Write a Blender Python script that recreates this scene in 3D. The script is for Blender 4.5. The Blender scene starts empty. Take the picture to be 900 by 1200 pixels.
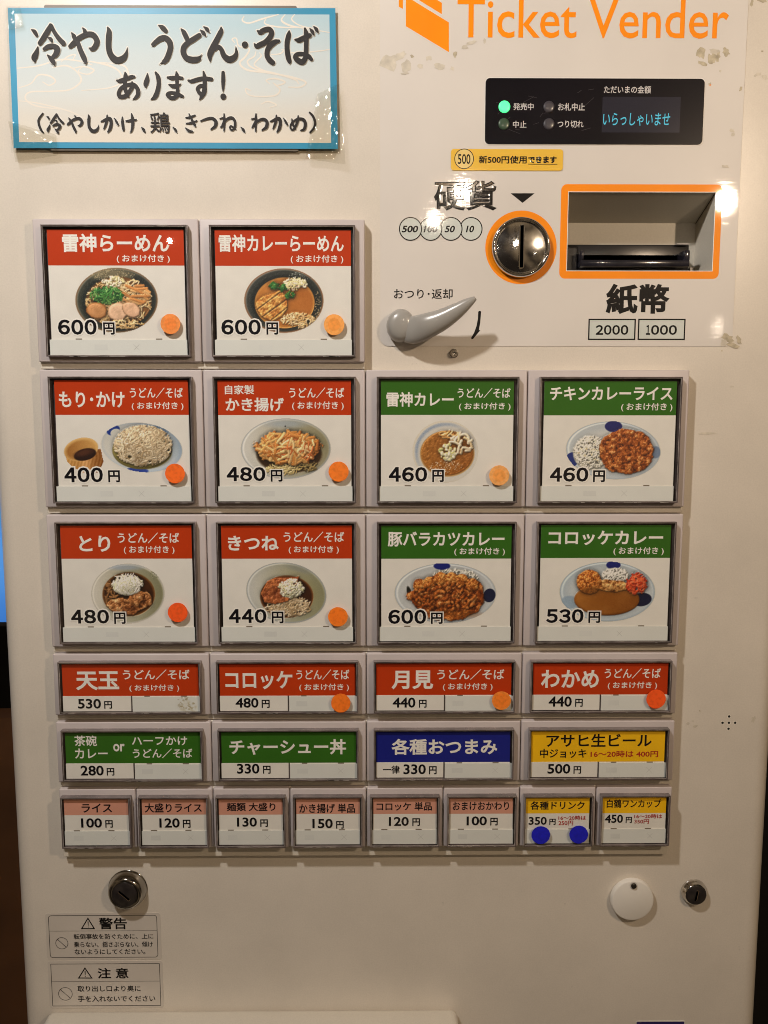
import bpy, bmesh, math, random
import numpy as np
from mathutils import Matrix, Vector
from mathutils.geometry import tessellate_polygon

random.seed(7)
S = bpy.context.scene
COL = S.collection
MM = 0.001

# ------------------------------------------------------------------ camera
# world: x right, z up, y into the machine; millimetres * 0.001
CAM = np.array([7.80179389, -604.64668302, -27.93200541])
FPX = 1000.0                                   # focal length for a 900 x 1200 frame
def _rot(rx, ry, rz):
    cx, sx, cy, sy, cz, sz = math.cos(rx), math.sin(rx), math.cos(ry), math.sin(ry), math.cos(rz), math.sin(rz)
    X = np.array([[1, 0, 0], [0, cx, -sx], [0, sx, cx]]); Y = np.array([[cy, 0, sy], [0, 1, 0], [-sy, 0, cy]])
    Z = np.array([[cz, -sz, 0], [sz, cz, 0], [0, 0, 1]])
    return Z @ Y @ X
ROT = _rot(0.11892094, -0.00086366, 0.00848439)
cd = bpy.data.cameras.new('camera'); cam = bpy.data.objects.new('camera', cd); COL.objects.link(cam)
cd.sensor_fit = 'VERTICAL'; cd.sensor_height = 24.0; cd.sensor_width = 18.0; cd.lens = 24.0 * FPX / 1200.0
cd.clip_start = 0.01; cd.clip_end = 50
r_, f_, u_ = ROT.T @ [1, 0, 0], ROT.T @ [0, 1, 0], ROT.T @ [0, 0, 1]
cam.matrix_world = Matrix(((r_[0], u_[0], -f_[0], CAM[0]*MM), (r_[1], u_[1], -f_[1], CAM[1]*MM), (r_[2], u_[2], -f_[2], CAM[2]*MM), (0, 0, 0, 1)))
S.camera = cam

# ------------------------------------------------------------------ world and lamps
def lin(c):
    return tuple(((v/255)/12.92 if v/255 <= .04045 else ((v/255+.055)/1.055)**2.4) for v in c)
W = bpy.data.worlds.new('World'); S.world = W; W.use_nodes = True
wn = W.node_tree; bg = wn.nodes['Background']
tc = wn.nodes.new('ShaderNodeTexCoord'); nz = wn.nodes.new('ShaderNodeTexNoise'); rp = wn.nodes.new('ShaderNodeValToRGB')
nz.inputs['Scale'].default_value = 2.2; nz.inputs['Detail'].default_value = 3
rp.color_ramp.elements[0].position = .44; rp.color_ramp.elements[0].color = (.035, .026, .02, 1)
rp.color_ramp.elements[1].position = .60; rp.color_ramp.elements[1].color = (.50, .35, .205, 1)
wn.links.new(tc.outputs['Generated'], nz.inputs['Vector']); wn.links.new(nz.outputs['Fac'], rp.inputs['Fac'])
wn.links.new(rp.outputs['Color'], bg.inputs['Color']); bg.inputs['Strength'].default_value = 0.36

def point_lamp(name, loc, power, radius, col=(1, .84, .66)):
    l = bpy.data.lights.new(name, 'POINT'); l.energy = power; l.shadow_soft_size = radius; l.color = col
    o = bpy.data.objects.new(name, l); o.location = [v*MM for v in loc]; COL.objects.link(o); return o
point_lamp('bulb_light', (-340, -570, 575), 21.8, .024, (1, .95, .90))
point_lamp('bulb_light', (527, -700, 284), 9.5, .012, (1, .76, .53))
point_lamp('bulb_light', (214, -1500, 494), 2.6, .017)
point_lamp('bulb_light', (146, -1500, 424), .9, .013)
point_lamp('bulb_light', (843, -1500, 173), .14, .007)
point_lamp('bulb_light', (-484, -1500, 372), .25, .006)
S.view_settings.view_transform = 'Standard'; S.view_settings.look = 'None'
S.view_settings.exposure = 0.07; S.view_settings.gamma = 1.0
S.cycles.pixel_filter_type = 'BLACKMAN_HARRIS'; S.cycles.filter_width = 1.0; S.cycles.max_bounces = 6; S.cycles.transparent_max_bounces = 12; S.cycles.caustics_reflective = False
S.cycles.sample_clamp_indirect = 4

# ------------------------------------------------------------------ geometry helpers
def at(px, py, y=0.0):
    """point of the photograph (900 x 1200) carried onto the upright plane at depth y: (x, z) in mm"""
    d = ROT.T @ np.array([(px-450)/FPX, 1, -(py-600)/FPX]); t = (y-CAM[1])/d[1]; q = CAM+t*d
    return float(q[0]), float(q[2])
def at_arr(px, py, y):
    D = np.stack([(px-450)/FPX, np.ones_like(px), -(py-600)/FPX], -1) @ ROT
    t = (y-CAM[1])/D[..., 1]
    return CAM+t[..., None]*D
class Crop:                                    # a part of the photograph: origin and scale
    def __init__(s, ox, oy, k): s.ox, s.oy, s.k = ox, oy, k
    def __call__(s, x, y, d): return at(s.ox+x/s.k, s.oy+y/s.k, d)
    def rect(s, b, d):
        xa, za = s((b[0]), (b[1]+b[3])/2, d); xb, zb = s(b[2], (b[1]+b[3])/2, d)
        _, zt = s((b[0]+b[2])/2, b[1], d); _, zl = s((b[0]+b[2])/2, b[3], d)
        return xa, zl, xb, zt
PHOTO = Crop(0, 0, 1)

TXT = {}
def glyphs(text, bold, font_size=1.0):
    key = (text, bold)
    if key in TXT: return TXT[key]
    def ev(b):
        c = bpy.data.curves.new('t', 'FONT'); c.body = text; c.size = 1; c.resolution_u = 3
        c.bevel_depth = b; c.bevel_resolution = 0; c.fill_mode = 'BOTH' if b else 'FRONT'
        o = bpy.data.objects.new('t', c); COL.objects.link(o)
        dg = bpy.context.evaluated_depsgraph_get(); m = bpy.data.meshes.new_from_object(o.evaluated_get(dg))
        V = np.zeros(len(m.vertices)*3); m.vertices.foreach_get('co', V); V = V.reshape(-1, 3)
        F = [tuple(p.vertices) for p in m.polygons]
        bpy.data.objects.remove(o); bpy.data.curves.remove(c); bpy.data.meshes.remove(m)
        return V, F
    V, F = ev(bold)
    if bold:
        F = [f for f in F if max(V[i, 2] for i in f) > bold*.4 and min(V[i, 2] for i in f) > -bold*.4]
        V[:, 2] = np.clip(V[:, 2]/bold, 0, 1)
    used = sorted({i for f in F for i in f}); mp = {a: b for b, a in enumerate(used)}
    V = V[used]; F = [tuple(mp[i] for i in f) for f in F]
    TXT[key] = (V, F); return TXT[key]

class MB:
    """collects shapes (mm) and links them as ONE mesh object"""
    def __init__(s): s.v = []; s.f = []; s.m = []; s.cur = 0
    def add(s, V, F, mi=None):
        n = len(s.v); s.v += [tuple(map(float, p)) for p in V]; s.f += [tuple(n+i for i in f) for f in F]
        s.m += [s.cur if mi is None else mi]*len(F)
    def quadxz(s, x0, z0, x1, z1, y, mi=None): s.add([(x0, y, z0), (x1, y, z0), (x1, y, z1), (x0, y, z1)], [(0, 1, 2, 3)], mi)
    def box(s, x0, y0, z0, x1, y1, z1, mi=None):
        V = [(x, y, z) for z in (z0, z1) for y in (y0, y1) for x in (x0, x1)]
        s.add(V, [(0, 1, 5, 4), (1, 3, 7, 5), (3, 2, 6, 7), (2, 0, 4, 6), (4, 5, 7, 6), (2, 3, 1, 0)], mi)
    def bbox(s, x0, y0, z0, x1, y1, z1, b=1.0, seg=2, mi=None):
        bm = bmesh.new(); bmesh.ops.create_cube(bm, size=1)
        for v in bm.verts: v.co = Vector(((x0+x1)/2+v.co.x*(x1-x0), (y0+y1)/2+v.co.y*(y1-y0), (z0+z1)/2+v.co.z*(z1-z0)))
        bmesh.ops.bevel(bm, geom=bm.edges[:], offset=b, segments=seg, affect='EDGES', profile=.5)
        bm.verts.index_update(); s.add([v.co for v in bm.verts], [[v.index for v in f.verts] for f in bm.faces], mi); bm.free()
    def poly(s, loops, y, depth=0, mi=None):
        """flat polygon(s) with holes in the upright plane at depth y, front towards the camera, optional thickness backwards"""
        tri = tessellate_polygon([[Vector((a, b, 0)) for a, b in L] for L in loops])
        pts = [p for L in loops for p in L]
        F = []
        for t in tri:
            a, b, c = [pts[i] for i in t]
            F.append(t if (b[0]-a[0])*(c[1]-a[1])-(b[1]-a[1])*(c[0]-a[0]) > 0 else (t[0], t[2], t[1]))
        s.add([(a, y, b) for a, b in pts], F, mi)
        if depth:
            for L in loops:
                n = len(L); V = [(a, y, b) for a, b in L]+[(a, y+depth, b) for a, b in L]
                s.add(V, [(i, (i+1) % n, n+(i+1) % n, n+i) for i in range(n)], mi)
    def lathe(s, cx, cz, prof, n=40, mi=None, sx=1, sz=1):
        """prof: list of (radius, y) turned round the y axis through (cx, cz)"""
        V = []; F = []
        for r, y in prof:
            for k in range(n):
                a = 2*math.pi*k/n; V.append((cx+r*sx*math.cos(a), y, cz+r*sz*math.sin(a)))
        for j in range(len(prof)-1):
            for k in range(n):
                k2 = (k+1) % n; F.append((j*n+k, j*n+k2, (j+1)*n+k2, (j+1)*n+k))
        if prof[-1][0] > 1e-6: F.append(tuple((len(prof)-1)*n+k for k in range(n)))
        s.add(V, F, mi)
    def ring(s, cx, cz, r0, r1, y, n=40, mi=None):
        V = [(cx+r*math.cos(2*math.pi*k/n), y, cz+r*math.sin(2*math.pi*k/n)) for r in (r0, r1) for k in range(n)]
        s.add(V, [(k, (k+1) % n, n+(k+1) % n, n+k) for k in range(n)], mi)
    def frame(s, x0, z0, x1, z1, w, y, mi=None):
        s.poly([[(x0, z0), (x1, z0), (x1, z1), (x0, z1)], [(x0+w, z0+w), (x1-w, z0+w), (x1-w, z1-w), (x0+w, z1-w)]], y, 0, mi)
    def bar(s, a, b, w, y, mi=None):
        dx, dz = b[0]-a[0], b[1]-a[1]; L = math.hypot(dx, dz) or 1; nx, nzz = -dz/L*w/2, dx/L*w/2
        s.add([(a[0]+nx, y, a[1]+nzz), (a[0]-nx, y, a[1]-nzz), (b[0]-nx, y, b[1]-nzz), (b[0]+nx, y, b[1]+nzz)], [(0, 1, 2, 3)], mi)
    def text(s, t, K, box, y, bold=.02, mi=None, halo=0, halo_mi=None, shear=0, thick=.012):
        V, F = glyphs(t, bold)
        x0, z0, x1, z1 = K.rect(box, y) if K else box
        a, b = V.min(0), V.max(0)
        kx = (x1-x0)/(b[0]-a[0]); kz = (z1-z0)/(b[1]-a[1])
        def put(V, F, yy, mi):
            X = x0+(V[:, 0]-a[0])*kx+shear*(V[:, 1]-a[1])*kz; Z = z0+(V[:, 1]-a[1])*kz
            s.add(np.stack([X, yy-V[:, 2]*thick, Z], 1), F, mi)
        put(V, F, y-.06, mi)
        if halo:
            V2, F2 = glyphs(t, bold+halo); put(V2, F2, y, halo_mi)
    def digits(s, t, K, box, y, bold, mi, halo=0, halo_mi=0):
        """gothic numerals set one by one across a box"""
        wd = [.52 if c == '1' else 1.0 for c in t]; gap = .10; tot = sum(wd)+gap*(len(t)-1); u = (box[2]-box[0])/tot; x = box[0]
        for c, q in zip(t, wd):
            s.text(chr(0xFF10+int(c)), K, (x, box[1], x+q*u, box[3]), y, bold, mi, halo, halo_mi); x += (q+gap)*u
    def build(s, name, mats, parent=None, smooth=False, auto=None, label=None):
        me = bpy.data.meshes.new(name); V = np.array(s.v, float)*MM
        me.from_pydata([tuple(p) for p in V], [], s.f)
        for m in (mats if isinstance(mats, (list, tuple)) else [mats]): me.materials.append(m)
        me.polygons.foreach_set('material_index', s.m)
        if smooth: me.polygons.foreach_set('use_smooth', [True]*len(s.f))
        me.update()
        if smooth and auto is not None:
            me.set_sharp_from_angle(angle=math.radians(auto))
        o = bpy.data.objects.new(name, me); COL.objects.link(o)
        if parent: o.parent = parent
        if label: o['label'] = label
        return o

def rrect(x0, z0, x1, z1, r, n=5):
    P = []
    for cx, cz, a0 in ((x1-r, z0+r, -90), (x1-r, z1-r, 0), (x0+r, z1-r, 90), (x0+r, z0+r, 180)):
        for k in range(n+1):
            a = math.radians(a0+90*k/n); P.append((cx+r*math.cos(a), cz+r*math.sin(a)))
    return P
def circle(cx, cz, r, n=40): return [(cx+r*math.cos(2*math.pi*k/n), cz+r*math.sin(2*math.pi*k/n)) for k in range(n)]
def empty(name, label, cat, group=None, loc=(0, 0, 0)):
    o = bpy.data.objects.new(name, None); COL.objects.link(o); o['label'] = label; o['category'] = cat
    if group: o['group'] = group
    return o
def tag(o, label, cat, group=None):
    o['label'] = label; o['category'] = cat
    if group: o['group'] = group
    return o

# ------------------------------------------------------------------ materials
MAT = {}
def mat(name, col, rough=.5, metal=0, coat=0, noise=.05, nscale=40, bump=0, bscale=600, spec=.5, emit=None, estr=0, coat_rough=.05, rvar=0, trans=0):
    if name in MAT: return MAT[name]
    m = bpy.data.materials.new(name); m.use_nodes = True; nt = m.node_tree; N = nt.nodes; Lk = nt.links
    p = N['Principled BSDF']; p.inputs['Roughness'].default_value = rough; p.inputs['Metallic'].default_value = metal
    p.inputs['Coat Weight'].default_value = coat; p.inputs['Coat Roughness'].default_value = coat_rough
    p.inputs['Specular IOR Level'].default_value = spec; p.inputs['Transmission Weight'].default_value = trans
    t = N.new('ShaderNodeTexCoord')
    a = N.new('ShaderNodeTexNoise'); a.inputs['Scale'].default_value = nscale; a.inputs['Detail'].default_value = 6
    Lk.new(t.outputs['Object'], a.inputs['Vector'])
    r = N.new('ShaderNodeMapRange'); r.inputs['From Min'].default_value = .3; r.inputs['From Max'].default_value = .7
    r.inputs['To Min'].default_value = 1-noise; r.inputs['To Max'].default_value = 1+noise
    Lk.new(a.outputs['Fac'], r.inputs['Value'])
    mx = N.new('ShaderNodeVectorMath'); mx.operation = 'SCALE'; mx.inputs[0].default_value = col[:3]
    Lk.new(r.outputs['Result'], mx.inputs['Scale']); Lk.new(mx.outputs['Vector'], p.inputs['Base Color'])
    if rvar:
        r2 = N.new('ShaderNodeMapRange'); r2.inputs['From Min'].default_value = .3; r2.inputs['From Max'].default_value = .7
        r2.inputs['To Min'].default_value = max(0, rough-rvar); r2.inputs['To Max'].default_value = rough+rvar
        Lk.new(a.outputs['Fac'], r2.inputs['Value']); Lk.new(r2.outputs['Result'], p.inputs['Roughness'])
    if bump:
        b = N.new('ShaderNodeTexNoise'); b.inputs['Scale'].default_value = bscale; b.inputs['Detail'].default_value = 2
        Lk.new(t.outputs['Object'], b.inputs['Vector'])
        bu = N.new('ShaderNodeBump'); bu.inputs['Strength'].default_value = bump; bu.inputs['Distance'].default_value = .0002
        Lk.new(b.outputs['Fac'], bu.inputs['Height']); Lk.new(bu.outputs['Normal'], p.inputs['Normal'])
        if coat: Lk.new(bu.outputs['Normal'], p.inputs['Coat Normal'])
    if emit:
        p.inputs['Emission Color'].default_value = (*emit, 1); p.inputs['Emission Strength'].default_value = estr
    MAT[name] = m; return m

def cream_paint(name, col, rough, coat, dirt):
    """painted steel: broad mottling, grime specks and a slight orange peel"""
    m = bpy.data.materials.new(name); m.use_nodes = True; nt = m.node_tree; N = nt.nodes; Lk = nt.links
    p = N['Principled BSDF']; p.inputs['Roughness'].default_value = rough; p.inputs['Coat Weight'].default_value = coat
    p.inputs['Coat Roughness'].default_value = .04
    t = N.new('ShaderNodeTexCoord')
    big = N.new('ShaderNodeTexNoise'); big.inputs['Scale'].default_value = 9; big.inputs['Detail'].default_value = 8; big.inputs['Roughness'].default_value = .65
    fine = N.new('ShaderNodeTexNoise'); fine.inputs['Scale'].default_value = 900; fine.inputs['Detail'].default_value = 3
    speck = N.new('ShaderNodeTexNoise'); speck.inputs['Scale'].default_value = 130; speck.inputs['Detail'].default_value = 4
    for n in (big, fine, speck): Lk.new(t.outputs['Object'], n.inputs['Vector'])
    r1 = N.new('ShaderNodeMapRange'); r1.inputs['From Min'].default_value = .3; r1.inputs['From Max'].default_value = .7; r1.inputs['To Min'].default_value = 1-dirt; r1.inputs['To Max'].default_value = 1+dirt*.5
    Lk.new(big.outputs['Fac'], r1.inputs['Value'])
    r2 = N.new('ShaderNodeMapRange'); r2.inputs['From Min'].default_value = .19; r2.inputs['From Max'].default_value = .27; r2.inputs['To Min'].default_value = .70; r2.inputs['To Max'].default_value = 1
    Lk.new(speck.outputs['Fac'], r2.inputs['Value'])
    r3 = N.new('ShaderNodeMapRange'); r3.inputs['From Min'].default_value = .3; r3.inputs['From Max'].default_value = .7; r3.inputs['To Min'].default_value = .965; r3.inputs['To Max'].default_value = 1.035
    Lk.new(fine.outputs['Fac'], r3.inputs['Value'])
    m1 = N.new('ShaderNodeMath'); m1.operation = 'MULTIPLY'; Lk.new(r1.outputs['Result'], m1.inputs[0]); Lk.new(r2.outputs['Result'], m1.inputs[1])
    m2 = N.new('ShaderNodeMath'); m2.operation = 'MULTIPLY'; Lk.new(m1.outputs[0], m2.inputs[0]); Lk.new(r3.outputs['Result'], m2.inputs[1])
    sc = N.new('ShaderNodeVectorMath'); sc.operation = 'SCALE'; sc.inputs[0].default_value = col; Lk.new(m2.outputs[0], sc.inputs['Scale'])
    Lk.new(sc.outputs['Vector'], p.inputs['Base Color'])
    bu = N.new('ShaderNodeBump'); bu.inputs['Strength'].default_value = .12; bu.inputs['Distance'].default_value = .0003
    peel = N.new('ShaderNodeTexNoise'); peel.inputs['Scale'].default_value = 260; Lk.new(t.outputs['Object'], peel.inputs['Vector'])
    Lk.new(peel.outputs['Fac'], bu.inputs['Height']); Lk.new(bu.outputs['Normal'], p.inputs['Normal'])
    return m

def scratched_film(name, col):
    """glossy printed film with fine scratches that catch the lamps"""
    m = bpy.data.materials.new(name); m.use_nodes = True; nt = m.node_tree; N = nt.nodes; Lk = nt.links
    p = N['Principled BSDF']; p.inputs['Roughness'].default_value = .42; p.inputs['Coat Weight'].default_value = 1.0
    p.inputs['Specular IOR Level'].default_value = .3
    t = N.new('ShaderNodeTexCoord')
    a = N.new('ShaderNodeTexNoise'); a.inputs['Scale'].default_value = 14; a.inputs['Detail'].default_value = 7
    Lk.new(t.outputs['Object'], a.inputs['Vector'])
    r = N.new('ShaderNodeMapRange'); r.inputs['From Min'].default_value = .3; r.inputs['From Max'].default_value = .7; r.inputs['To Min'].default_value = .95; r.inputs['To Max'].default_value = 1.03
    Lk.new(a.outputs['Fac'], r.inputs['Value'])
    sc = N.new('ShaderNodeVectorMath'); sc.operation = 'SCALE'; sc.inputs[0].default_value = col; Lk.new(r.outputs['Result'], sc.inputs['Scale'])
    Lk.new(sc.outputs['Vector'], p.inputs['Base Color'])
    r2 = N.new('ShaderNodeMapRange'); r2.inputs['From Min'].default_value = .35; r2.inputs['From Max'].default_value = .65; r2.inputs['To Min'].default_value = .012; r2.inputs['To Max'].default_value = .035
    Lk.new(a.outputs['Fac'], r2.inputs['Value']); Lk.new(r2.outputs['Result'], p.inputs['Coat Roughness'])
    mp = N.new('ShaderNodeMapping'); mp.inputs['Rotation'].default_value = (0, math.radians(38), 0); mp.inputs['Scale'].default_value = (40, 40, 1500)
    w = N.new('ShaderNodeTexNoise'); w.inputs['Scale'].default_value = 1.0; w.inputs['Detail'].default_value = 3; w.inputs['Distortion'].default_value = .6
    Lk.new(t.outputs['Object'], mp.inputs['Vector']); Lk.new(mp.outputs['Vector'], w.inputs['Vector'])
    bu = N.new('ShaderNodeBump'); bu.inputs['Strength'].default_value = .10; bu.inputs['Distance'].default_value = .00008
    Lk.new(w.outputs['Fac'], bu.inputs['Height']); Lk.new(bu.outputs['Normal'], p.inputs['Coat Normal'])
    return m

def clear_film(name, tint=(1, 1, 1), gloss=.08, rough=.02, bump=0, bscale=60):
    m = bpy.data.materials.new(name); m.use_nodes = True; nt = m.node_tree; N = nt.nodes; Lk = nt.links
    N.remove(N['Principled BSDF']); out = N['Material Output']
    tr = N.new('ShaderNodeBsdfTransparent'); tr.inputs['Color'].default_value = (*tint, 1)
    gl = N.new('ShaderNodeBsdfGlossy'); gl.inputs['Roughness'].default_value = rough
    lw = N.new('ShaderNodeNewGeometry'); dt = N.new('ShaderNodeVectorMath'); dt.operation = 'DOT_PRODUCT'
    Lk.new(lw.outputs['Normal'], dt.inputs[0]); Lk.new(lw.outputs['Incoming'], dt.inputs[1])
    ab = N.new('ShaderNodeMath'); ab.operation = 'ABSOLUTE'; Lk.new(dt.outputs['Value'], ab.inputs[0])
    om = N.new('ShaderNodeMath'); om.operation = 'SUBTRACT'; om.inputs[0].default_value = 1; Lk.new(ab.outputs[0], om.inputs[1])
    pw = N.new('ShaderNodeMath'); pw.operation = 'POWER'; pw.inputs[1].default_value = 5; Lk.new(om.outputs[0], pw.inputs[0])
    ml = N.new('ShaderNodeMath'); ml.operation = 'MULTIPLY_ADD'; ml.inputs[1].default_value = .9; ml.inputs[2].default_value = gloss; Lk.new(pw.outputs[0], ml.inputs[0])
    mx = N.new('ShaderNodeMixShader'); Lk.new(ml.outputs[0], mx.inputs[0]); Lk.new(tr.outputs[0], mx.inputs[1]); Lk.new(gl.outputs[0], mx.inputs[2])
    Lk.new(mx.outputs[0], out.inputs['Surface'])
    if bump:
        t = N.new('ShaderNodeTexCoord'); b = N.new('ShaderNodeTexNoise'); b.inputs['Scale'].default_value = bscale
        Lk.new(t.outputs['Object'], b.inputs['Vector']); bu = N.new('ShaderNodeBump'); bu.inputs['Strength'].default_value = bump; bu.inputs['Distance'].default_value = .002
        Lk.new(b.outputs['Fac'], bu.inputs['Height']); Lk.new(bu.outputs['Normal'], gl.inputs['Normal'])
    return m

CREAM = cream_paint('cream_paint', (.71, .65, .565), .33, .15, .09)
CREAM2 = cream_paint('cream_plastic', (.66, .61, .52), .40, .05, .05)
SHEET = scratched_film('control_film', (.72, .675, .625))
LILAC = mat('lilac_plastic', (.56, .50, .49), .42, noise=.04, bump=.1, bscale=900)
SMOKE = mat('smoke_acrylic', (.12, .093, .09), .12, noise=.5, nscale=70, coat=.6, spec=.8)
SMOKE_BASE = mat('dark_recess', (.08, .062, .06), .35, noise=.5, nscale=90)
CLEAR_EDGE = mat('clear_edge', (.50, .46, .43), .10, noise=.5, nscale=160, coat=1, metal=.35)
PANE = clear_film('clear_acrylic', gloss=.045, rough=.015)
CARD = mat('card_paper', (.84, .815, .745), .6, noise=.03, nscale=80)
SLIP = mat('slip_paper', (.765, .785, .74), .55, noise=.02, nscale=60)
RED = mat('print_red', (.54, .045, .005), .5, spec=.2, noise=.05, nscale=30)
GREEN = mat('print_green', (.036, .145, .012), .5, spec=.2, noise=.06, nscale=30)
NAVY = mat('print_navy', (.012, .018, .24), .5, spec=.2, noise=.06, nscale=30)
YELLOW = mat('print_yellow', (.98, .56, .004), .5, noise=.04, nscale=30)
SALMON = mat('print_salmon', (.70, .335, .235), .5, noise=.06, nscale=30)
INK = mat('print_black', (.008, .0075, .010), .5, spec=.1)
WINK = mat('print_white', (.90, .87, .80), .55)
DKRED = mat('print_dark_red', (.42, .012, .01), .5)
GREY = mat('print_faint_grey', (.58, .585, .56), .55)
ORANGE = mat('print_orange', (1.0, .285, .001), .45, coat=.8, coat_rough=.03, spec=.2)
CHROME = mat('chrome', (.66, .645, .62), .08, metal=1, noise=.03, rvar=.03, nscale=90)
BLACKP = mat('black_plastic', (.012, .011, .012), .28, noise=.2, bump=.1)
DARK = mat('dark_gap', (.01, .009, .009), .6)

# ------------------------------------------------------------------ dimensions (mm)
WB, HL, HM, GAP = 114.0, 96.6667, 46.0782, 5.2631
YF = 9.0                                     # depth of the machine's front
ROWZ = {1: HL+GAP, 2: 0, 3: -(HL+GAP), 4: -2*(HL+GAP), 5: -2*(HL+GAP)-(HM+GAP), 6: -2*(HL+GAP)-2*(HM+GAP)}

machine = empty('ticket_machine', 'cream meal ticket vending machine covered with rows of picture menu buttons', 'ticket machine')

# ------------------------------------------------------------------ casing
XL, XR, ZB, ZT = -268.5, 307.0, -900.0, 420.0
hole = PHOTO.rect((664.5, 224.8, 836.8, 318), YF)   # bill recess x0 z0 x1 z1
m = MB()
R1 = 14
m.poly([[(XL+R1, ZB), (XR-R1, ZB), (XR-R1, ZT), (XL+R1, ZT)], [(hole[0], hole[1]), (hole[2], hole[1]), (hole[2], hole[3]), (hole[0], hole[3])]], YF)
for side, xe in ((-1, XL), (1, XR)):
    cx = xe-side*R1; prof = []
    for k in range(9):
        a = math.radians(90*k/8); prof.append((cx+side*R1*math.sin(a), YF+R1-R1*math.cos(a)))
    prof.append((xe, YF+420))
    V = [(x, y, z) for z in (ZB, ZT) for x, y in prof]; n = len(prof)
    F = [(i, i+1, n+i+1, n+i) for i in range(n-1)]
    if side < 0: F = [f[::-1] for f in F]
    m.add(V, F)
bmw = m.build('casing', CREAM, machine)
me = bmw.data
bm = bmesh.new(); bm.from_mesh(me); bmesh.ops.remove_doubles(bm, verts=bm.verts, dist=1e-6); bm.to_mesh(me); bm.free()
me.polygons.foreach_set('use_smooth', [True]*len(me.polygons)); me.set_sharp_from_angle(angle=math.radians(30))

# coin tray hood at the bottom
m = MB(); x0, zt = at(57, 1183, YF); x1, _ = at(536, 1183, YF)
m.bbox(x0, YF-34, zt-120, x1, YF+1, zt, 6, 4)
m.build('tray_hood', CREAM2, machine, smooth=True, auto=40)

# ------------------------------------------------------------------ button backing boards
for r in range(1, 7):
    zt = ROWZ[r]; zb = zt-(HL if r < 4 else HM)
    xr = 0.0 if r == 1 else 2*WB
    m = MB(); m.bbox(-228.0, 3.6, zb-(GAP+.0 if r < 6 else 9.5)+.5, xr-.6, YF+.5, zt-.2, .5, 1)
    m.build('backing_board', CREAM2, machine)

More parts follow.
